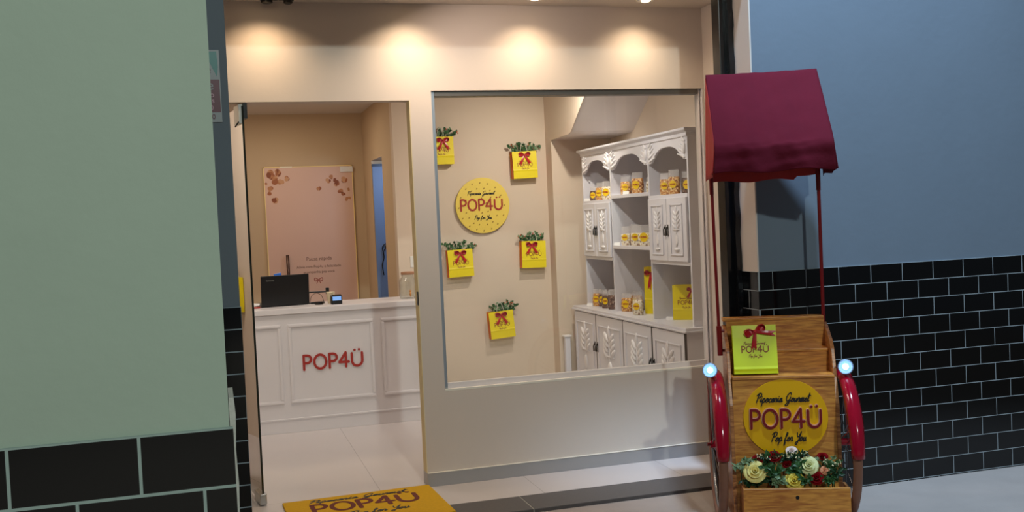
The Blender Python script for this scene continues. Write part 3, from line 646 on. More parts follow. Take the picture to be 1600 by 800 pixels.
def gift_bag(name, label, loc, rz=0, ry=0, rx=0, w=0.24, h=0.245, dp=0.085, group=None, mt='yellow', bx=0.0, bs=0.052, layers=True, tails=((-0.9, -1.6), (0.9, -1.5)), handle=True, bowrot=0, txt=True, crease=0.30):
    """paper carrier; origin at the middle of the base back edge, front towards -y"""
    t = thing(name, label, 'bag', loc, rz, group, rx, ry)
    b = MB()
    x0, x1 = -w / 2, w / 2
    zc = h * crease
    # front panel, slightly bellied with the fold crease above the base; open top
    n = 8
    def fy(u, z):
        f = z / h
        return -dp + 0.012 * f * f * (1 - (2 * u / w) ** 2 * 0.4) - 0.004 * math.exp(-((z - zc) / 0.01) ** 2)
    zs = [0, zc - 0.012, zc, zc + 0.012, h * 0.5, h * 0.75, h]
    g = [[b.bm.verts.new((x0 + w * i / n, fy(x0 + w * i / n, z), z)) for i in range(n + 1)] for z in zs]
    for r_, s_ in zip(g, g[1:]):
        for i in range(n): b.bm.faces.new((r_[i], r_[i + 1], s_[i + 1], s_[i]))
    gb = [[b.bm.verts.new((x0 + w * i / n, -0.003, z)) for i in range(n + 1)] for z in zs]
    for r_, s_ in zip(gb, gb[1:]):
        for i in range(n): b.bm.faces.new((r_[i + 1], r_[i], s_[i], s_[i + 1]))
    for i in range(n): b.bm.faces.new((g[0][i + 1], g[0][i], gb[0][i], gb[0][i + 1]))
    b.build('bag_body', M[mt], t, solid=0.0012)
    for sg, xx in ((-1, x0), (1, x1)):
        b = MB(); prev = None
        for z in zs:
            f = z / h; yf = fy(xx, z); mid = xx - sg * 0.028 * f
            row = [b.bm.verts.new((xx - sg * 0.001, yf, z)), b.bm.verts.new((mid, (yf) * 0.72, z)), b.bm.verts.new((mid + sg * 0.004, yf * 0.5, z)), b.bm.verts.new((mid, yf * 0.28, z)), b.bm.verts.new((xx - sg * 0.001, -0.003, z))]
            if prev:
                for q in range(4): b.bm.faces.new((prev[q], prev[q + 1], row[q + 1], row[q]))
            prev = row
        b.build('bag_gusset', M['yellowin' if layers else mt], t, solid=0.001)
    if txt:
        f0 = lambda u, v, dd: (u, fy(u, v) - 0.0006 + dd, v)
        tw = w * 0.62
        b = MB(); b.stroke(fit(pop4u(fine=False), -tw / 2, h * 0.44, tw / 4.25), tw * 0.034, f0, 0.0, -0.0012); b.build('print', M['bagtext'], t)
        b = MB(); s1, wd = script('Pipocaria Gourmet', n=2); b.stroke(fit(s1, -tw * 0.42, h * 0.60, tw * 0.8 / wd, tw * 0.11), 0.0016, f0, 0, -0.001); b.build('script_print', M['bagtext'], t)
        b = MB(); s1, wd = script('Pop for You', n=2); b.stroke(fit(s1, -tw * 0.25, h * 0.34, tw * 0.5 / wd, tw * 0.11), 0.0016, f0, 0, -0.001); b.build('script_print', M['bagtext'], t)
    if handle:
        for yy in (-dp + 0.016, -0.008):
            b = MB(); b.tube(smooth_line([(-w * 0.15, yy, h - 0.03), (-w * 0.13, yy, h + 0.02), (-0.012, yy, h + 0.072), (0.012, yy, h + 0.072), (w * 0.13, yy, h + 0.02), (w * 0.15, yy, h - 0.03)], 5), 0.0028, 6); b.build('handle', M['rope'], t, smooth=True)
    bow(t, bx, -dp + 0.006, h * 0.86, bs, tails, bowrot)
    return t

def greenery(label, loc, w, seedv, big=1.0, group='greenery in the wall bags', left=1, right=1):
    rnd = random.Random(seedv)
    t = thing('greenery_sprig', label, 'greenery', loc, 0, group)
    b1, b2 = MB(), MB()
    bs = MB()
    for k in range(7):
        u = (k / 6 * 2 - 1)
        if (u < -0.2 and not left) or (u > 0.2 and not right): continue
        tip = Vector((u * w * 0.62, rnd.uniform(-0.035, 0.0), 0.045 + rnd.uniform(0, 0.03) * big - 0.02 * abs(u)))
        root = Vector((u * w * 0.25, -0.025, -0.03))
        bs.tube([root, (root + tip) / 2 + Vector((0, 0, 0.012)), tip], 0.0016, 5)
        for q in range(9):
            f = 0.25 + 0.75 * q / 8
            p = root.lerp(tip, f)
            dv = Vector((rnd.uniform(-1, 1), rnd.uniform(-1, 0.3), rnd.uniform(-0.4, 1)))
            (b1 if rnd.random() < 0.65 else b2).leaf(p, dv, (0, -1, 0.3), rnd.uniform(0.026, 0.040) * big, 0.024 * big)
        if rnd.random() < 0.45:
            for q_, rr_ in (((rnd.uniform(-.012, .012), -0.01, 0.006), 0.007), ((rnd.uniform(-.02, .02), -0.014, -0.008), 0.006)):
                b3 = MB(); b3.ball(tip + Vector(q_), rr_, 8, 6); b3.build('berry', M['berry'], t, smooth=True)
    bs.build('stems', M['leafdark'], t); b1.build('leaves', M['leaf'], t, solid=0.0004); b2.build('pale_leaves', M['leaf2'], t, solid=0.0004)
    return t

GB = 'yellow bags hung on the cream display wall'
WB = [  # centre x, base z, tilt, label
    (1.942, 2.026, 0.0, 'yellow POP4Ü gift bag hung highest, partly hidden by the left window edge', 0.02, -0.03, 'green leaves in the highest hung bag, at the left window edge'),
    (2.706, 1.880, -0.03, 'yellow POP4Ü gift bag hung upper right of the round sign', 0.0, -0.01, 'leaves and berries in the hung bag upper right of the round sign'),
    (2.076, 1.033, -0.03, 'yellow POP4Ü gift bag hung lower left, below the round sign', 0.0, 0.0, 'leaves and berries in the hung bag lower left of the round sign'),
    (2.747, 1.075, 0.02, 'yellow POP4Ü gift bag hung lower right, below the round sign', -0.02, -0.01, 'leaves and berries in the hung bag lower right of the round sign'),
    (2.432, 0.465, -0.07, 'tilted yellow POP4Ü gift bag hung lowest on the display wall', 0.0, 0.0, 'green leaves in the lowest hung bag')]
for i, (x, z, ry, lab, bx, br, gl) in enumerate(WB):
    gift_bag('gift_bag', lab, (x, 3.078, z), 0, ry, 0, w=0.226, h=0.240, group=GB, bx=bx, bowrot=br)
    greenery(gl, (x + (0.02 if i == 4 else 0), 3.055, z + 0.245), 0.24 if i not in (3, 4) else 0.19, 11 + i)
gift_bag('gift_bag', 'yellow bag hung on the left shop wall, seen reflected in the glass door', (-0.498, 2.05, 0.92), math.radians(90), 0, 0, w=0.20, h=0.26, layers=False)

# ================================================================== HUTCH CABINET
XF, XB = 3.126, 3.462
t = thing('hutch_cabinet', 'tall white carved wooden hutch cabinet along the right display wall', 'cabinet', (XF, 0.6, 0))
Y0, Y1 = 0.0, 2.09          # local y along the wall
DX = XB - XF
th = 0.02
for yy in (Y0, 0.66, 1.42, Y1 - th):
    b = MB(); b.box(0, DX, yy, yy + th, 0.727, 2.045); b.build('upright', M['hutch'], t, bev=0.002)
b = MB(); b.box(-0.01, DX, -0.005, Y1 + 0.005, 2.035, 2.06); b.box(-0.035, DX, -0.03, Y1 + 0.03, 2.075, 2.092); b.prism([(-0.01, 2.06), (-0.035, 2.075), (DX, 2.075), (DX, 2.06)], lambda x, z, dd: (x, dd, z), -0.02, Y1 + 0.02); b.build('cornice', M['hutch'], t, bev=0.003)
C3, C2, C1 = (0.02, 0.66), (0.68, 1.42), (1.44, 2.07)
for (c, z) in ((C3, 1.625), (C1, 1.625), (C2, 1.655), (C2, 1.248), (C3, 1.150), (C1, 1.150)):
    b = MB(); b.box(0.0, DX, c[0], c[1], z, z + 0.018); b.box(-0.004, 0.0, c[0], c[1], z - 0.006, z + 0.022); b.build('shelf', M['hutch'], t, bev=0.002)
# scalloped arches at the head of each column
for (c, zt, amp) in ((C3, 2.035, 0), (C2, 2.035, 0), (C1, 2.035, 0)):
    w_ = c[1] - c[0]; pts = []
    n = 26
    for i in range(n + 1):
        f = i / n; s_ = abs(2 * f - 1)
        if s_ > 0.86: z = 1.880
        else:
            k = s_ / 0.86
            z = 1.985 - 0.105 * (k ** 2.6 if k < 0.62 else (0.62 ** 2.6 + (k - 0.62) / 0.38 * (1 - 0.62 ** 2.6)))
        pts.append((c[0] + w_ * f, z))
    b = MB()
    top = [b.bm.verts.new((0.0, y, zt)) for y, _ in pts]; bot = [b.bm.verts.new((0.0, y, z)) for y, z in pts]
    top2 = [b.bm.verts.new((0.016, y, zt)) for y, _ in pts]; bot2 = [b.bm.verts.new((0.016, y, z)) for y, z in pts]
    for i in range(n):
        b.bm.faces.new((top[i], top[i + 1], bot[i + 1], bot[i])); b.bm.faces.new((top2[i + 1], top2[i], bot2[i], bot2[i + 1]))
        b.bm.faces.new((bot[i], bot[i + 1], bot2[i + 1], bot2[i])); b.bm.faces.new((top[i + 1], top[i], top2[i], top2[i + 1]))
    ar = b.build('arch', M['hutch'], t)
    b = MB()
    for sg, yy in ((1, c[0] + 0.015), (-1, c[1] - 0.015)):
        for k in range(5):
            a = k * 0.32
            ln = 0.115 - 0.012 * k
            p = Vector((-0.003, yy + sg * 0.005, 1.895 + 0.028 * k))
            dv = Vector((0, sg * math.cos(a * 0.6), 0.25 + 0.35 * math.sin(a)))
            for q in range(4):
                f = (q + 0.5) / 4
                b.ball(p + dv * ln * f, 0.017 * (1 - 0.55 * f), 8, 5, (0.55, 1.3, 0.7), Matrix.Rotation(sg * 0.5, 4, 'X'))
        b.ball((-0.003, yy + sg * 0.012, 1.955), 0.026, 10, 6, (0.5, 0.8, 1.5))
    b.build('carving', M['carve'], ar, smooth=True)
def leaf_relief(b, yc, z0, z1, w_, xo):
    """carved plant: pairs of drooping leaves on a stem over a vase"""
    H = z1 - z0
    zt = z0 + H * 0.52
    for k in range(4):
        z = zt + H * 0.10 * k + 0.01
        for sg in (-1, 1):
            b.ball((xo - 0.003, yc + sg * w_ * 0.20 * (1 - 0.10 * k), z + 0.012), w_ * 0.125, 8, 5, (0.35, 1.25, 0.40), Matrix.Rotation(sg * 0.75, 4, 'X'))
    b.ball((xo - 0.002, yc, zt + H * 0.44), w_ * 0.11, 8, 6, (0.35, 0.5, 1.4))
    b.box(xo - 0.006, xo, yc - 0.004, yc + 0.004, z0 + H * 0.1, zt + H * 0.4)
    b.ball((xo - 0.001, yc, z0 + H * 0.27), w_ * 0.15, 10, 6, (0.25, 0.75, H * 1.0 / w_))
    b.box(xo - 0.007, xo, yc - w_ * 0.24, yc + w_ * 0.24, zt - H * 0.03, zt)
    b.ball((xo - 0.002, yc, z0 + H * 0.045), w_ * 0.2, 10, 6, (0.4, 1.1, 0.3))
def cab_door(parent, y0, y1, z0, z1, xo, hy, big=False, ajar=0):
    b = MB(); b.box(xo - 0.018, xo, y0 + 0.003, y1 - 0.003, z0, z1)
    dd = b.build('door', M['hutch'], parent, bev=0.003)
    m_ = 0.19 * (y1 - y0) if not big else 0.055
    b = MB(); x_ = xo - 0.018
    f0, f1, g0, g1 = y0 + m_, y1 - m_, z0 + (0.04 if not big else 0.07), z1 - (0.045 if not big else 0.08)
    for (a0, a1, c0, c1) in ((f0, f1, g1 - 0.012, g1), (f0, f1, g0, g0 + 0.012), (f0, f0 + 0.012, g0, g1), (f1 - 0.012, f1, g0, g1)):
        b.box(x_ - 0.007, x_, a0, a1, c0, c1)
    b.build('panel_frame', M['hutch'], dd, bev=0.0035)
    b = MB(); leaf_relief(b, (y0 + y1) / 2, g0 + 0.03, g1 - 0.03, (f1 - f0) * (0.85 if big else 0.95), x_); b.build('carving', M['carve'], dd, smooth=True)
    zz_ = (z0 + z1) / 2 - 0.005 if not big else z0 + (z1 - z0) * 0.58
    b = MB(); b.lathe([(0.004, 0), (0.010, 0.002), (0.010, 0.006), (0.004, 0.012)], (0, 0, 0), 12, Matrix.Translation((x_, hy, zz_ + 0.02)) @ Matrix.Rotation(-PI / 2, 4, 'Y'))
    b.tube([(x_ - 0.010, hy, zz_ + 0.022), (x_ - 0.016, hy, zz_ + 0.0), (x_ - 0.014, hy, zz_ - 0.038)], [0.004, 0.0055, 0.007], 8); b.box(x_ - 0.003, x_, hy - 0.006, hy + 0.006, zz_ - 0.045, zz_ + 0.04); b.build('handle', M['black'], dd, smooth=False)
    return dd
for c in (C3, C1):
    mid = (c[0] + c[1]) / 2
    cab_door(t, c[0], mid, 1.172, 1.622, 0.0, mid - 0.022); cab_door(t, mid, c[1], 1.172, 1.622, 0.0, mid + 0.022)
# base with worktop
b = MB(); b.box(-0.072, DX, -0.03, 2.20, 0.0, 0.690); b.build('base_carcass', M['hutch'], t)
b = MB(); b.box(-0.100, DX, -0.065, 2.235, 0.693, 0.708); b.box(-0.090, DX, -0.055, 2.225, 0.708, 0.727); b.build('worktop', M['hutch'], t, bev=0.003)
xs = [-0.03, 0.513, 1.076, 1.665, 2.19]
for i, (a, c_) in enumerate(zip(xs, xs[1:])):
    hy = (c_ - 0.03) if i in (0, 2) else (a + 0.03)
    cab_door(t, a + (0.013 if i == 1 else 0.002), c_ - 0.002, 0.05, 0.685, -0.072, hy, True)
for (g0, g1, gm) in ((0.511, 0.526, 'black'), (1.072, 1.080, 'gapgrey'), (1.661, 1.669, 'gapgrey'), (-0.029, -0.026, 'gapgrey')):
    b = MB(); b.box(-0.0908, -0.0715, g0, g1, 0.05, 0.69); b.build('gap_shade_strip', M[gm], t)  # solid dark strips painting the shade between the doors
t = thing('white_stand', 'narrow white stand in the corner at the far end of the white cabinet', 'stand', (2.985, 2.87, 0))
b = MB(); b.box(-0.025, 0.025, -0.025, 0.025, 0.0, 0.445); b.build('post', M['hutch'], t, bev=0.004)
b = MB(); b.box(-0.035, 0.035, -0.035, 0.035, 0.445, 0.462); b.build('cap', M['carve'], t, bev=0.004)

# popcorn pouches
def pouch(label, x, y, z, w=0.085, h=0.155, kind='corn_caramel', rz=-55, group=None, lab=True, fill=0.72):
    t = thing('popcorn_pouch', label, 'pouch', (x, y, z), math.radians(rz), group)
    def ring(f):
        wd = w / 2 * (0.93 + 0.10 * math.sin(PI * min(1, f / 0.7)) if f < 0.7 else 0.93)
        dp = 0.030 * (1 - max(0, (f - 0.35) / 0.65)) * (0.75 + 0.25 * math.sin(PI * f)) + 0.0015
        return [(wd * (1 if math.cos(a) > 0 else -1) * abs(math.cos(a)) ** 0.5, dp * (1 if math.sin(a) > 0 else -1) * abs(math.sin(a)) ** 0.7, h * f) for a in [2 * PI * k / 20 for k in range(20)]]
    def skin(fs, b, cap=True):
        R_ = [[b.bm.verts.new(p) for p in ring(f)] for f in fs]
        for A, B in zip(R_, R_[1:]):
            for k in range(20): b.bm.faces.new((A[k], A[(k + 1) % 20], B[(k + 1) % 20], B[k]))
        b.bm.faces.new(R_[0][::-1]); b.bm.faces.new(R_[-1])
    b = MB(); skin([0, 0.04, 0.2, 0.4, fill * 0.85, fill], b); b.build('popcorn', M[kind], t, smooth=True)
    b = MB(); skin([fill + 0.002, 0.8, 0.93, 0.94, 1.0], b); b.build('clear_top', M['film'], t, smooth=False)
    if lab:
        r = w * 0.30; zc = h * 0.42
        b = MB(); b.prism([(r * math.cos(a), zc + r * 1.1 * math.sin(a)) for a in [2 * PI * k / 20 for k in range(20)]], lambda u, v, dd: (u, dd + 0.010 * (u / (w * 0.5)) ** 2, v), -0.0335, -0.0315); lo = b.build('label', M['labely'], t)
        b = MB(); b.stroke(fit(pop4u(fine=False), -r * 0.75, zc - r * 0.15, r * 1.5 / 4.25), r * 0.11, lambda u, v, dd: (u, dd + 0.010 * (u / (w * 0.5)) ** 2, v), -0.0335, -0.0342); b.build('print', M['redtext'], lo)
    return t
PG = 'popcorn pouches on the hutch shelves'
pouch('pouch with dark popcorn, leftmost on the top left hutch shelf', 3.20, 2.60, 1.643, 0.08, 0.125, 'corn_choc', -48, PG)
pouch('caramel popcorn pouch in the middle of the top left hutch shelf', 3.20, 2.45, 1.643, 0.085, 0.155, 'corn_caramel', -50, PG)
pouch('pale popcorn pouch with large label, rightmost on the top left hutch shelf', 3.20, 2.29, 1.643, 0.10, 0.160, 'corn_cream', -50, PG)
pouch('caramel popcorn pouch at the left of the top middle hutch shelf', 3.21, 1.91, 1.673, 0.085, 0.150, 'corn_caramel', -35, PG)
pouch('tall caramel popcorn pouch at the centre of the top middle hutch shelf', 3.21, 1.67, 1.673, 0.10, 0.170, 'corn_caramel', -50, PG)
pouch('pouch half hidden behind the upright on the top middle hutch shelf', 3.20, 1.385, 1.673, 0.08, 0.12, 'corn_cream', -40, PG, lab=False)
pouch('caramel popcorn pouch, leftmost on the top right hutch shelf', 3.20, 1.13, 1.643, 0.085, 0.165, 'corn_caramel', -45, PG)
pouch('orange popcorn pouch with torn top, middle of the top right hutch shelf', 3.20, 0.985, 1.643, 0.085, 0.18, 'corn_caramel', -45, PG)
pouch('dull popcorn pouch behind, beside the yellow bag on the top right shelf', 3.29, 0.94, 1.643, 0.10, 0.165, 'corn_choc', -45, PG)
pouch('white popcorn pouch, leftmost on the middle hutch shelf', 3.20, 1.92, 1.266, 0.08, 0.155, 'corn_cream', -45, PG, fill=0.6)
pouch('chocolate popcorn pouch second on the middle hutch shelf', 3.25, 1.86, 1.266, 0.08, 0.17, 'corn_choc', -45, PG, fill=0.55, lab=False)
pouch('creamy popcorn pouch third on the middle hutch shelf', 3.20, 1.71, 1.266, 0.09, 0.165, 'corn_cream', -45, PG, fill=0.6)
pouch('wide pale popcorn pouch, rightmost on the middle hutch shelf', 3.20, 1.54, 1.266, 0.11, 0.165, 'corn_cream', -45, PG, fill=0.62)
pouch('pouch with yellow label, leftmost on the worktop under the left doors', 3.19, 2.60, 0.728, 0.085, 0.150, 'corn_caramel', -50, PG)
pouch('second popcorn pouch on the worktop under the left doors', 3.21, 2.51, 0.728, 0.085, 0.150, 'corn_choc', -50, PG)
pouch('greyish popcorn pouch with yellow label on the worktop under the left doors', 3.17, 2.33, 0.728, 0.085, 0.150, 'corn_choc', -50, PG)
pouch('dark grey popcorn pouch against the upright under the left doors', 3.18, 2.20, 0.728, 0.10, 0.165, 'corn_choc', -50, PG, lab=False)
pouch('caramel popcorn pouch, leftmost on the worktop in the middle bay', 3.20, 1.96, 0.728, 0.095, 0.145, 'corn_caramel', -48, PG, fill=0.75)
pouch('dark caramel popcorn pouch behind, on the worktop in the middle bay', 3.30, 2.00, 0.728, 0.11, 0.155, 'corn_caramel', -45, PG, fill=0.78)
pouch('small cream popcorn pouch in front of the tall yellow bag', 3.150, 1.62, 0.728, 0.085, 0.165, 'corn_cream', -48, PG, fill=0.72)
gift_bag('gift_bag', 'tall slim yellow gift bag with red bow in the middle hutch bay', (3.33, 1.66, 0.728), math.radians(-42), 0, 0, w=0.15, h=0.37, dp=0.07, layers=False, bx=-0.02, bs=0.05, handle=False, txt=False, tails=((-0.3, -2.4), (0.5, -2.0)))
gift_bag('gift_bag', 'yellow gift bag with red bow under the right hutch doors', (3.33, 1.10, 0.728), math.radians(-38), 0, 0, w=0.20, h=0.255, dp=0.07, layers=False, bx=0.045, bs=0.036, handle=False)
gift_bag('gift_bag', 'yellow bag half hidden by the end panel on the top right hutch shelf', (3.27, 0.72, 1.643), math.radians(-75), 0, 0, w=0.13, h=0.165, dp=0.05, layers=False, bs=0.02, handle=False, txt=False)
for (x, y, z, l) in ((3.142, 2.63, 1.643, 'white price card at the left of the top left hutch shelf'), (3.142, 1.755, 1.673, 'white price card on the top middle hutch shelf'), (3.142, 1.985, 1.266, 'white price card on the middle hutch shelf'), (3.12, 2.62, 0.728, 'white price card on the worktop by the leftmost pouches'), (3.17, 1.09, 0.728, 'white price card on the worktop below the yellow gift bag')):
    t = thing('price_card', l, 'price card', (x, y, z), math.radians(-50), 'price cards in the hutch')
    b = MB(); b.box(-0.028, 0.028, -0.001, 0.001, 0, 0.028, Matrix.Rotation(-0.3, 4, 'X')); b.build('card_face', M['card'], t)
    b = MB(); b.box(-0.028, 0.028, 0.0, 0.018, 0, 0.0015); b.build('card_foot', M['card'], t)

# ================================================================== DOORMAT
mx0, my0 = Vector((0.283, -0.035)), Vector((1.118, -0.000))
ang = math.atan2(my0.y - mx0.y, my0.x - mx0.x)
t = thing('doormat', 'yellow coir doormat with maroon POP4Ü print at the shop entrance', 'mat', (mx0.x, mx0.y - 0.0, 0.001), ang)
b = MB(); b.box(0, 0.83, -0.60, 0, 0, 0.014); b.build('mat_pile', M['mat'], t, bev=0.004)
FM = lambda u, v, dd: (u, v, dd)
b = MB(); b.stroke(fit(pop4u(), 0.135, -0.30, 0.136, 0.165), 0.026, FM, 0.014, 0.0152); b.build('print', M['mattext'], t)
b = MB(); s1, wd = script('Pipocaria Gourmet'); b.stroke(fit(s1, 0.13, -0.098, 0.54 / wd, 0.06), 0.0085, FM, 0.014, 0.0152); b.build('script_print', M['ink'], t)
b = MB(); s1, wd = script('Pop for You'); b.stroke(fit(s1, 0.30, -0.42, 0.32 / wd, 0.07), 0.0085, FM, 0.014, 0.0152); b.build('script_print', M['ink'], t)

# ================================================================== POPCORN CART
CA = math.radians(-23)
cart = thing('popcorn_cart', 'red wheeled wooden popcorn cart with a maroon canopy and round yellow POP4Ü sign', 'cart', (2.70, -1.25, -0.02), CA)
CG = 0.02   # ground is .05 below the shop floor
def Z(z): return z + CG
prof = [(0.165, -0.02), (0.165, 0.925), (0.12, 0.930), (0.07, 0.912), (0.02, 0.884), (-0.035, 0.852), (-0.067, 0.816), (-0.088, 0.76), (-0.105, 0.70), (-0.150, 0.56), (-0.172, 0.30), (-0.178, -0.02)]
for (u0, u1) in ((-0.283, -0.265), (0.222, 0.240)):
    b = MB(); b.prism([(v, Z(z)) for v, z in prof], lambda v, z, dd: (dd, v, z), u0, u1); b.build('side_panel', M['pine2'], cart, bev=0.003)
b = MB(); b.prism([(-0.265, Z(0.05)), (0.222, Z(0.05)), (0.222, Z(0.930)), (0.16, Z(0.949)), (-0.265, Z(0.949))], lambda u, z, dd: (u, dd, z), 0.148, 0.164); b.build('back_panel', M['pine'], cart)
b = MB(); b.prism([(-0.283, 0.170), (0.165, 0.170), (0.222, 0.150), (0.222, 0.088), (-0.283, 0.088)], lambda u, v, dd: (u, v, dd), Z(0.949), Z(0.965)); b.build('top_board', M['pine'], cart, bev=0.003)
for (v, z0, z1) in ((0.090, 0.80, 0.949), (-0.006, 0.688, 0.80)):
    b = MB(); b.box(-0.265, 0.222, v, v + 0.014, Z(z0), Z(z1)); b.build('riser', M['pine'], cart)
b = MB(); b.box(-0.265, 0.222, -0.016, 0.090, Z(0.800), Z(0.814)); b.build('step_board', M['pine'], cart, bev=0.003)
b = MB(); b.box(-0.265, 0.222, -0.150, -0.006, Z(0.686), Z(0.701)); b.build('step_board', M['pine'], cart, bev=0.003)
b = MB(); b.prism([(-0.140, Z(0.686)), (-0.126, Z(0.686)), (-0.150, Z(0.03)), (-0.164, Z(0.03))], lambda v, z, dd: (dd, v, z), -0.265, 0.222); b.build('front_panel', M['pine'], cart)
# planter box
b = MB(); b.box(-0.247, 0.250, -0.305, -0.290, Z(0.0), Z(0.190)); b.build('planter_front', M['pine'], cart, bev=0.003)
for bb in ((-0.247, -0.235, -0.290, -0.170, Z(0.0), Z(0.185)), (0.238, 0.250, -0.290, -0.180, Z(0.0), Z(0.185))):
    b = MB(); b.box(*bb); b.build('planter_side', M['pine2'], cart, bev=0.002)
b = MB(); b.box(-0.235, 0.238, -0.290, -0.166, Z(0.0), Z(0.012)); b.build('planter_base', M['pine2'], cart)
b = MB(); b.tube([(0.004, -0.307, Z(0.146)), (0.004, -0.300, Z(0.146))], 0.009, 14); b.build('planter_bolt', M['black'], cart)
# round sign on the front
sx, sz, sr = -0.018, 0.498, 0.202
sv = lambda z: -0.140 - (0.686 - z) * 0.0366 - 0.001
b = MB(); b.prism([(sx + sr * math.cos(2 * PI * k / 64), sz + 0.93 * sr * math.sin(2 * PI * k / 64)) for k in range(64)], lambda u, z, dd: (u, sv(z) + dd, Z(z)), -0.006, 0.0); sg_ = b.build('round_sign', M['cartyellow'], cart, bev=0.001)
FS = lambda u, z, dd: (u, sv(z) - 0.006 + dd, Z(z))
b = MB(); b.stroke(fit(pop4u(), -0.188, 0.452, 0.0797, 0.088), 0.0160, FS, 0.0, -0.008); b.build('letter_edges', M['pinkedge'], sg_)
b = MB(); b.stroke(fit(pop4u(), -0.187, 0.4505, 0.0797, 0.088), 0.0115, FS, -0.008, -0.011); b.build('lettering', M['darkred'], sg_)
b = MB(); s1, wd = script('Pipocaria Gourmet'); b.stroke(fit(s1, -0.158, 0.574, 0.255 / wd, 0.045), 0.0050, FS, 0, -0.003); b.build('script_lettering', M['ink'], sg_)
b = MB(); s1, wd = script('Pop for You'); b.stroke(fit(s1, -0.092, 0.383, 0.165 / wd, 0.045), 0.0050, FS, 0, -0.003); b.build('script_lettering', M['ink'], sg_)
# wheels
VC, ZC, RW = -0.02, 0.343, 0.341
for uc in (-0.340, 0.275):
    b = MB(); b.tube([(uc, VC + RW * math.cos(a), Z(ZC) + RW * math.sin(a)) for a in [2 * PI * k / 56 for k in range(56)]], 0.022, 10, closed=True); wh = b.build('wheel', M['tyre'], cart, smooth=True)
    b = MB(); b.tube([(uc, VC + (RW - 0.024) * math.cos(a), Z(ZC) + (RW - 0.024) * math.sin(a)) for a in [2 * PI * k / 56 for k in range(56)]], 0.011, 8, closed=True); b.build('rim', M['chrome'], wh, smooth=True)
    b = MB()
    for k in range(20):
        a = 2 * PI * k / 20; s_ = 0.022 if k % 2 else -0.022
        b.tube([(uc + s_, VC + 0.02 * math.cos(a + 0.4), Z(ZC) + 0.02 * math.sin(a + 0.4)), (uc, VC + (RW - 0.03) * math.cos(a), Z(ZC) + (RW - 0.03) * math.sin(a))], 0.0016, 5)
    b.build('spokes', M['chrome'], wh)
    b = MB(); b.tube([(uc - 0.035, VC, Z(ZC)), (uc + 0.035, VC, Z(ZC))], 0.018, 14); b.build('hub', M['redpaint'], wh, smooth=False)
    RF = RW + 0.034
    b = MB(); rows = []
    for i in range(33):
        a = math.radians(0 + 118 * i / 32)
        hw = 0.035 * min(1, 0.72 + 0.28 * math.sin(PI * min(1, (i + 3) / 12) / 2)) * (0.8 if i > 26 else 1)
        row = []
        for k in range(9):
            q = -1 + 2 * k / 8
            rr = RF - 0.024 * (abs(q) ** 2.4) + 0.004
            row.append(b.bm.verts.new((uc + q * hw, VC - rr * math.cos(a), Z(ZC) + rr * math.sin(a))))
        rows.append(row)
    for A, B in zip(rows, rows[1:]):
        for k in range(8): b.bm.faces.new((A[k], A[k + 1], B[k + 1], B[k]))
    b.build('fender', M['redpaint'], cart, smooth=True, solid=0.003)
    for s_ in (-0.03, 0.03):
        b = MB(); b.tube([(uc + s_ * 0.9, VC, Z(ZC)), (uc + s_, VC - RF * math.cos(0.35) + 0.02, Z(ZC) + RF * math.sin(0.35))], 0.003, 6)
        b.tube([(uc + s_ * 0.9, VC, Z(ZC)), (uc + s_, VC + RF * math.cos(1.15) * 0.97, Z(ZC) + RF * math.sin(1.15) * 0.97)], 0.003, 6)
        b.build('fender_stay', M['pole'], cart, smooth=True)
    # headlamp on the fender
    lz = 0.742; lv = -0.135
    hl = D.objects.new('headlamp', None); COL.objects.link(hl); hl.parent = cart; hl.location = (uc - (0.028 if uc < 0 else 0.0), lv, Z(lz)); hl.rotation_euler = (0, 0, math.radians(-8))
    b = MB(); b.lathe([(0.012, -0.0), (0.026, 0.008), (0.034, 0.024), (0.037, 0.040), (0.034, 0.043), (0.031, 0.034), (0.02, 0.018)], (0, 0, 0), 24, Matrix.Rotation(PI / 2, 4, 'X')); b.build('lamp_housing', M['lampring'], hl, smooth=True)
    b = MB(); b.ball((0, -0.034, 0), 0.0150, 14, 10); b.build('lamp_bulb', M['lamp'], hl, smooth=True)
    b = MB(); b.ball((0, -0.036, 0), 0.035, 18, 10, (1, 0.45, 1)); b.build('lamp_lens', M['lampglass'], hl, smooth=True)
    b = MB(); b.tube([(0, 0.0, -0.02), (0.004, 0.01, -0.045)], 0.006, 8); b.build('lamp_bracket', M['black'], hl)
b = MB(); b.tube([(-0.39, VC, Z(ZC)), (0.33, VC, Z(ZC))], 0.009, 12); b.build('axle', M['pole'], cart)
b = MB(); b.box(-0.26, 0.217, 0.10, 0.15, Z(-0.02), Z(0.05)); b.build('rear_foot', M['pine2'], cart)
# poles and canopy
b = MB(); b.tube([(-0.306, 0.03, Z(0.80)), (-0.318, 0.03, Z(1.72))], 0.008, 12); b.tube([(-0.318, 0.03, Z(1.60)), (-0.318, 0.03, Z(1.70))], 0.0105, 12); b.build('canopy_pole', M['pole'], cart, smooth=False)
b = MB(); b.tube([(-0.305, 0.03, Z(0.785)), (-0.307, 0.03, Z(0.935))], 0.0135, 12); b.tube([(-0.30, 0.03, Z(0.91)), (-0.280, 0.03, Z(0.91))], 0.008, 8); b.tube([(-0.30, 0.03, Z(0.81)), (-0.280, 0.03, Z(0.81))], 0.008, 8); b.build('pole_clamp', M['pole'], cart)
b = MB(); b.tube([(0.228, 0.135, Z(0.85)), (0.222, 0.120, Z(1.74))], 0.009, 12); b.tube([(0.222, 0.12, Z(1.60)), (0.222, 0.12, Z(1.72))], 0.0115, 12); b.build('canopy_pole', M['pole'], cart, smooth=False)
rnd = random.Random(3)
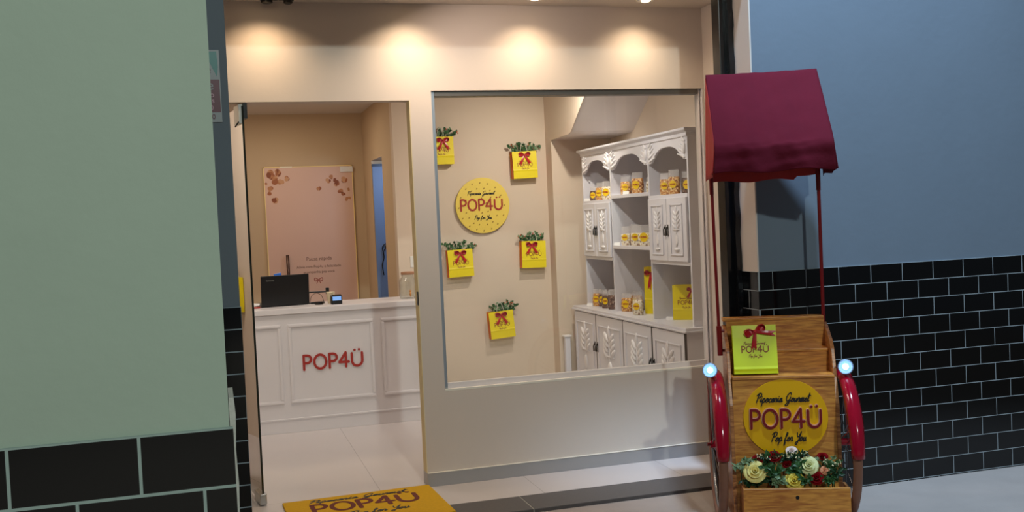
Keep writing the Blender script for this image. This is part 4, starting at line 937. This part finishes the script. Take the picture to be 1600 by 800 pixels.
def wr(a, b_, s_=1.0):
    return s_ * (0.006 * math.sin(9 * a + 4 * b_) + 0.004 * math.sin(21 * a - 13 * b_ + 1) + 0.003 * math.sin(5 * a + 33 * b_))
UL, UR = -0.318, 0.236
# roof and front valance as one cloth sheet
sec = [(0.150, 2.200), (0.140, 2.212), (0.05, 2.125), (-0.05, 2.030), (-0.15, 1.930), (-0.225, 1.855), (-0.250, 1.828), (-0.258, 1.80), (-0.256, 1.76), (-0.258, 1.725), (-0.255, 1.695)]
sec = smooth_line(sec, 4)
b = MB(); rows = []; NU = 40
for j, (v, z) in enumerate(sec):
    fj = j / (len(sec) - 1); row = []
    for i in range(NU + 1):
        f = i / NU; sag = 0.010 * math.sin(PI * f) * math.sin(PI * min(1, fj * 1.4))
        val = max(0, (fj - 0.66) / 0.34)
        ww = 0.6 * wr(f * 2.2, fj * 1.3, 0.7 * min(f, 1 - f) * 4 if min(f, 1 - f) < 0.25 else 0.7)
        ww *= min(1, fj * 5)
        row.append(b.bm.verts.new((UL + (UR - UL) * f + 0.008 * val * (f - 0.5) * 2, v - val * 0.018 * math.sin(f * 17 + 1) * 0.6 - ww * 0.6, Z(z - sag + ww * (1 - val) + val * 0.006 * math.sin(f * 11)))))
    rows.append(row)
for A, B in zip(rows, rows[1:]):
    for k in range(NU): b.bm.faces.new((A[k], A[k + 1], B[k + 1], B[k]))
cn = b.build('canopy', M['canvas'], cart, smooth=True, solid=0.003)
for (uu, sgn, m_, nm) in ((UL, -1, 'canvas_lit', 'canopy_side'), (UR, 1, 'canvas', 'canopy_side')):
    b = MB(); rows = []
    topc = [(0.150, 2.200), (0.05, 2.122), (-0.05, 2.027), (-0.15, 1.927), (-0.225, 1.852), (-0.252, 1.80)]
    topc = smooth_line(topc, 3)
    for i, (v, z) in enumerate(topc):
        f = i / (len(topc) - 1); row = []
        zb = 1.672 + 0.006 * math.sin(f * 9) + 0.02 * f
        for j in range(13):
            g = j / 12
            row.append(b.bm.verts.new((uu + sgn * (0.012 * g + 0.006 * math.sin(f * 14 + 2) * g), v * (1 - 0.02 * g), Z(z + (zb - z) * g))))
        rows.append(row)
    for A, B in zip(rows, rows[1:]):
        for k in range(12): b.bm.faces.new((A[k], A[k + 1], B[k + 1], B[k]))
    b.build(nm, M[m_], cart, smooth=True, solid=0.003)
b = MB(); rows = []
for i in range(31):
    f = i / 30; row = []
    zb = 1.662 + 0.006 * math.sin(f * 13) + (0.02 if f > 0.78 else 0)
    for j in range(8):
        g = j / 7; z = 2.198 + (zb - 2.198) * g
        row.append(b.bm.verts.new((UL + (UR - UL) * f, 0.150 + 0.006 * math.sin(f * 19) * g, Z(z))))
    rows.append(row)
for A, B in zip(rows, rows[1:]):
    for k in range(7): b.bm.faces.new((A[k], A[k + 1], B[k + 1], B[k]))
b.build('canopy_back', M['canvas_lit'], cart, smooth=True, solid=0.003)
b = MB()
for uu in (UL + 0.006, UR - 0.006):
    b.tube([(uu, 0.145, Z(2.19)), (uu, -0.245, Z(1.815)), (uu, -0.245, Z(1.72)), (uu, 0.14, Z(1.72)), (uu, 0.145, Z(2.19))], 0.005, 6)
b.tube([(UL, -0.243, Z(1.81)), (UR, -0.243, Z(1.81))], 0.005, 6)
b.tube([(UL, 0.03, Z(1.72)), (UR, 0.03, Z(1.72))], 0.005, 6); b.tube([(UL, 0.12, Z(1.72)), (UR, 0.12, Z(1.72))], 0.005, 6)
b.build('canopy_frame', M['pole'], cart)

RC = Matrix.Translation((2.70, -1.25, -0.02)) @ Matrix.Rotation(CA, 4, 'Z')
def cw(u, v, z): return RC @ Vector((u, v, Z(z)))
p = cw(-0.145, -0.062, 0.7015)
gift_bag('gift_bag', 'yellow POP4Ü gift bag leaning on the wooden popcorn cart steps', p, CA + 0.0, 0, math.radians(-9), w=0.212, h=0.240, dp=0.05, mt='yellow_cool_lit', layers=False, bs=0.052, handle=False, tails=((-0.75, -1.45), (1.6, -0.8)), bowrot=-0.35, bx=0.005, crease=0.1)

# ------------------------------------------------------------ flowers
def rose(label, u, v, z, r, m, tilt=0.7, seedv=1, spin=0.0, stem=True, open_=1.0):
    rnd = random.Random(seedv)
    P = cw(u, v, z)
    dv = (CAM - P).normalized(); ax = Vector((dv.x * tilt, dv.y * tilt, 1 - 0.55 * tilt)).normalized()
    q = ax.to_track_quat('Z', 'Y')
    t = thing('rose', label, 'flower', P, 0, 'flowers in the cart planter'); t.rotation_euler = q.to_euler()
    b = MB()
    for ring_, (n, rad, lean, hgt) in enumerate(((3, 0.16, 0.05, 0.62), (4, 0.34, 0.22, 0.60), (5, 0.56, 0.45, 0.50), (6, 0.80, 0.85 * open_, 0.34))):
        for k in range(n):
            a0 = 2 * PI * (k + 0.37 * ring_) / n + spin; wdt = 2 * PI / n * 0.72
            prev = None
            for j in range(5):
                f = j / 4; row = []
                for i in range(7):
                    s_ = -1 + 2 * i / 6
                    a = a0 + s_ * wdt * (0.55 + 0.45 * math.sin(PI * (0.2 + 0.6 * f)))
                    edge_ = 1 - 0.16 * s_ * s_ * f
                    rr = r * (rad * (0.35 + 0.65 * f) + lean * 0.35 * f * f)
                    zz_ = r * (hgt * edge_ * f * 1.35 - 0.25 - lean * 0.30 * f * f)
                    row.append(b.bm.verts.new((rr * math.cos(a), rr * math.sin(a), zz_)))
                if prev:
                    for i in range(6): b.bm.faces.new((prev[i], prev[i + 1], row[i + 1], row[i]))
                prev = row
    b.build('petals', M[m], t, smooth=True, solid=r * 0.04)
    b = MB(); b.ball((0, 0, -r * 0.30), r * 0.32, 10, 6)
    for k in range(5):
        a = 2 * PI * k / 5; b.leaf((0, 0, -r * 0.35), (math.cos(a), math.sin(a), 0.1), (0, 0, 1), r * 0.9, r * 0.4)
    inv = q.to_matrix().inverted()
    if stem:
        tip = inv @ Vector((0, 0, -0.10)); b.tube([(0, 0, -r * 0.3), Vector((0, 0, -r * 0.8)).lerp(tip, 0.4), tip], 0.003, 6)
    b.build('calyx', M['leafdark'], t, solid=0.0008)
    return t
rose('large cream yellow rose at the left end of the cart planter', -0.185, -0.262, 0.262, 0.050, 'rose_y', 0.9, 1)
rose('half hidden butter yellow rose behind the planter front edge', -0.002, -0.262, 0.216, 0.043, 'rose_yy', 0.9, 2)
rose('pale green cream rose at the right of the cart planter', 0.070, -0.245, 0.284, 0.042, 'rose_g', 0.9, 3)
rose('dark red rose above the large cream yellow rose', -0.166, -0.205, 0.305, 0.030, 'rose_r', 0.6, 4, open_=0.4)
rose('dark red rose at the top centre left of the planter', -0.085, -0.20, 0.318, 0.036, 'rose_r', 0.6, 5, open_=0.4)
rose('small dark red rosebud in the middle of the planter', -0.025, -0.21, 0.280, 0.026, 'rose_r', 0.6, 6, open_=0.4)
rose('dark red rose at the lower right of the planter', 0.100, -0.268, 0.228, 0.037, 'rose_r', 0.8, 7, open_=0.5)
rose('dark red rosebud at the top right of the planter', 0.142, -0.205, 0.315, 0.031, 'rose_r', 0.4, 8, open_=0.3)
rose('white and pink blossom at the top middle of the planter', 0.000, -0.19, 0.345, 0.026, 'rose_w', 0.5, 9)
rose('small peach blossom at the right of the planter', 0.142, -0.255, 0.262, 0.020, 'rose_p', 0.9, 10)
def sprig(label, u, v, z, sz_, m, seedv, n=18, lw=0.45, dots=False, spread=1.0):
    rnd = random.Random(seedv)
    t = thing('foliage_sprig', label, 'foliage', cw(u, v, z), CA, 'green foliage in the cart planter')
    b = MB(); s2 = MB(); s3 = MB()
    s2.tube([(0, 0.01, -0.09), (0, 0.005, -0.03), (0, 0, 0.0)], 0.0025, 6)
    for k in range(5):
        a = 2 * PI * k / 5 + seedv
        tip = Vector((math.cos(a) * sz_ * 0.7 * spread, -abs(math.sin(a)) * sz_ * 0.35, sz_ * rnd.uniform(0.2, 0.9)))
        s2.tube([(0, 0, -0.02), tip * 0.5, tip], 0.0013, 5)
        for q in range(n // 3):
            f = (q + 1) / (n // 3); p_ = tip * f
            dv = Vector((rnd.uniform(-1, 1), rnd.uniform(-1, 0.2), rnd.uniform(-0.5, 1)))
            b.leaf(p_, dv, (0, -1, 0.4), sz_ * rnd.uniform(0.42, 0.65), sz_ * lw * 0.62)
        if dots:
            for q in range(4): s3.ball(tip + Vector((rnd.uniform(-.012, .012), rnd.uniform(-.02, 0), rnd.uniform(-.01, .012))), 0.0035, 6, 5)
    s2.build('stem', M['leafdark'], t); b.build('leaves', M[m], t, solid=0.0006)
    if dots: s3.build('buds', M['creambud'], t, smooth=True)
    return t
sprig('spiky light green sprig sticking out at the far left of the planter', -0.245, -0.225, 0.265, 0.060, 'leaf2', 21, 18, 0.25)
sprig('dark leaves under the large cream yellow rose', -0.175, -0.245, 0.195, 0.050, 'leafdark', 22)
sprig('green ruffled sprig right of the large cream yellow rose', -0.105, -0.262, 0.245, 0.060, 'leaf', 23, 27, 0.5)
sprig('grey green lower sprig left of the butter yellow rose', -0.080, -0.268, 0.200, 0.050, 'leaf2', 24)
sprig('white dotted sprig at the top middle of the planter', -0.040, -0.190, 0.300, 0.060, 'leafdark', 25, 24, 0.3, True)
sprig('dark sprig with white buds beside the white blossom', 0.025, -0.200, 0.300, 0.055, 'leafdark', 26, 24, 0.35, True)
sprig('bright green leaves above the butter yellow rose', 0.010, -0.235, 0.245, 0.060, 'leaf', 27, 15, 0.6)
sprig('green leaves between the two right hand roses', 0.045, -0.262, 0.205, 0.050, 'leaf', 28, 15, 0.5)
sprig('dark foliage at the right end of the planter', 0.185, -0.245, 0.215, 0.058, 'leafdark', 29, 27, 0.4)
sprig('mid green sprig above the right end of the planter', 0.180, -0.235, 0.262, 0.050, 'leaf', 30, 24, 0.35, True)
sprig('dark leaves behind the upper left red roses', -0.125, -0.190, 0.285, 0.055, 'leafdark', 31, 21, 0.4, True)
sprig('low dark foliage at the left corner of the planter', -0.215, -0.250, 0.195, 0.045, 'leafdark', 32)
sprig('dark foliage filling the planter between the red buds', 0.085, -0.205, 0.250, 0.055, 'leafdark', 33, 24, 0.4)
sprig('green leaves filling the planter left of the pale green rose', 0.028, -0.225, 0.262, 0.050, 'leaf', 34, 24, 0.45)
sprig('dark leaves low between the first and second yellow roses', -0.105, -0.235, 0.205, 0.050, 'leafdark', 35, 27, 0.45)
sprig('light green sprig behind the peach blossom', 0.160, -0.215, 0.275, 0.050, 'leaf2', 36, 24, 0.35)
sprig('green leaves behind the large cream yellow rose', -0.200, -0.215, 0.280, 0.045, 'leaf', 37, 24, 0.4)
sprig('green leaves under the peach blossom at the planter front', 0.155, -0.265, 0.205, 0.042, 'leaf', 38, 24, 0.45)
b = MB(); b.leaf((0, 0, 0), (-0.2, -0.1, 1), (0, -1, 0), 0.05, 0.034); 
t = thing('rose_leaf', 'single bright green leaf standing up above the top red rose', 'leaf', cw(-0.112, -0.195, 0.305), CA)
b.build('leaf_blade', M['leaf'], t, solid=0.0008)

# ================================================================== PORCH DETAILS
for i, (x, l) in enumerate(((0.31, 'recessed porch downlight furthest left, above the glass door'), (1.10, 'recessed porch downlight above the pier between door and window'), (1.82, 'recessed porch downlight above the left half of the display window'), (2.50, 'recessed porch downlight above the right half of the display window'))):
    y = -0.205
    t = thing('downlight', l, 'downlight', (x, y, 2.77), 0, 'recessed downlights in the porch ceiling')
    b = MB(); b.lathe([(0.030, -0.001), (0.048, -0.001), (0.050, -0.006), (0.044, -0.009), (0.030, -0.004)], (0, 0, 0), 28); b.build('trim_ring', M['switch'], t, smooth=True)
    b = MB(); b.ball((0, 0, -0.004), 0.028, 16, 8, (1, 1, 0.35)); b.build('lamp_face', M['lamp_bulb'], t, smooth=True)
    sp = light('downlight_beam', 'SPOT', (0, 0, -0.02), 17, (1.0, 0.78, 0.52) if i else (1.0, 0.72, 0.44), spot_size=math.radians(130), spot_blend=1.0, shadow_soft_size=0.03)
    sp.parent = t; sp.rotation_euler = (math.radians(6), 0, 0)
t = thing('ceiling_fixture', 'small black twin headed fixture on the porch ceiling above the door', 'fixture', (0.395, -0.07, 2.77))
b = MB(); b.box(-0.09, 0.09, -0.012, 0.012, -0.008, 0); b.build('mounting_bar', M['chrome'], t)
for xx in (-0.055, 0.058):
    b = MB(); b.lathe([(0.02, -0.005), (0.024, -0.009), (0.024, -0.022), (0.016, -0.026)], (xx, 0, 0), 20, sx=1.3 if xx < 0 else 1.0); b.build('fixture_head', M['black'], t, smooth=False)
t = thing('poster', 'narrow maroon and grey poster with white lettering on the dark left pillar', 'poster', (0.0, -1.066, 0))
b = MB(); b.box(-0.35, 0.063, -0.004, 0, 2.008, 2.325); b.build('poster_sheet', M['poster'], t)
b = MB(); b.box(-0.34, 0.059, -0.0048, -0.004, 2.052, 2.195); b.build('maroon_block', M['postermaroon'], t)
b = MB(); b.prism([(0.02, 2.318), (0.052, 2.318), (0.056, 2.25), (0.050, 2.208), (0.035, 2.24), (0.018, 2.28)], lambda x, z, dd: (x, dd, z), -0.0048, -0.004); b.build('teal_shape', M['posterteal'], t)
for (tx, s_, xx, zz_, m_) in (('re', 0.060, 0.000, 2.222, 'postermaroon'), ('ne', 0.062, 0.004, 2.150, 'poster'), ('stro', 0.034, 0.006, 2.118, 'posterpink'), ('gens', 0.034, 0.004, 2.092, 'posterpink'), ('10', 0.030, 0.014, 2.062, 'posterpink'), ('00', 0.032, 0.020, 2.022, 'postermaroon')):
    text_mesh('poster_text', tx, s_, M[m_], t, (xx, -0.0056, zz_), (PI / 2, 0, 0))
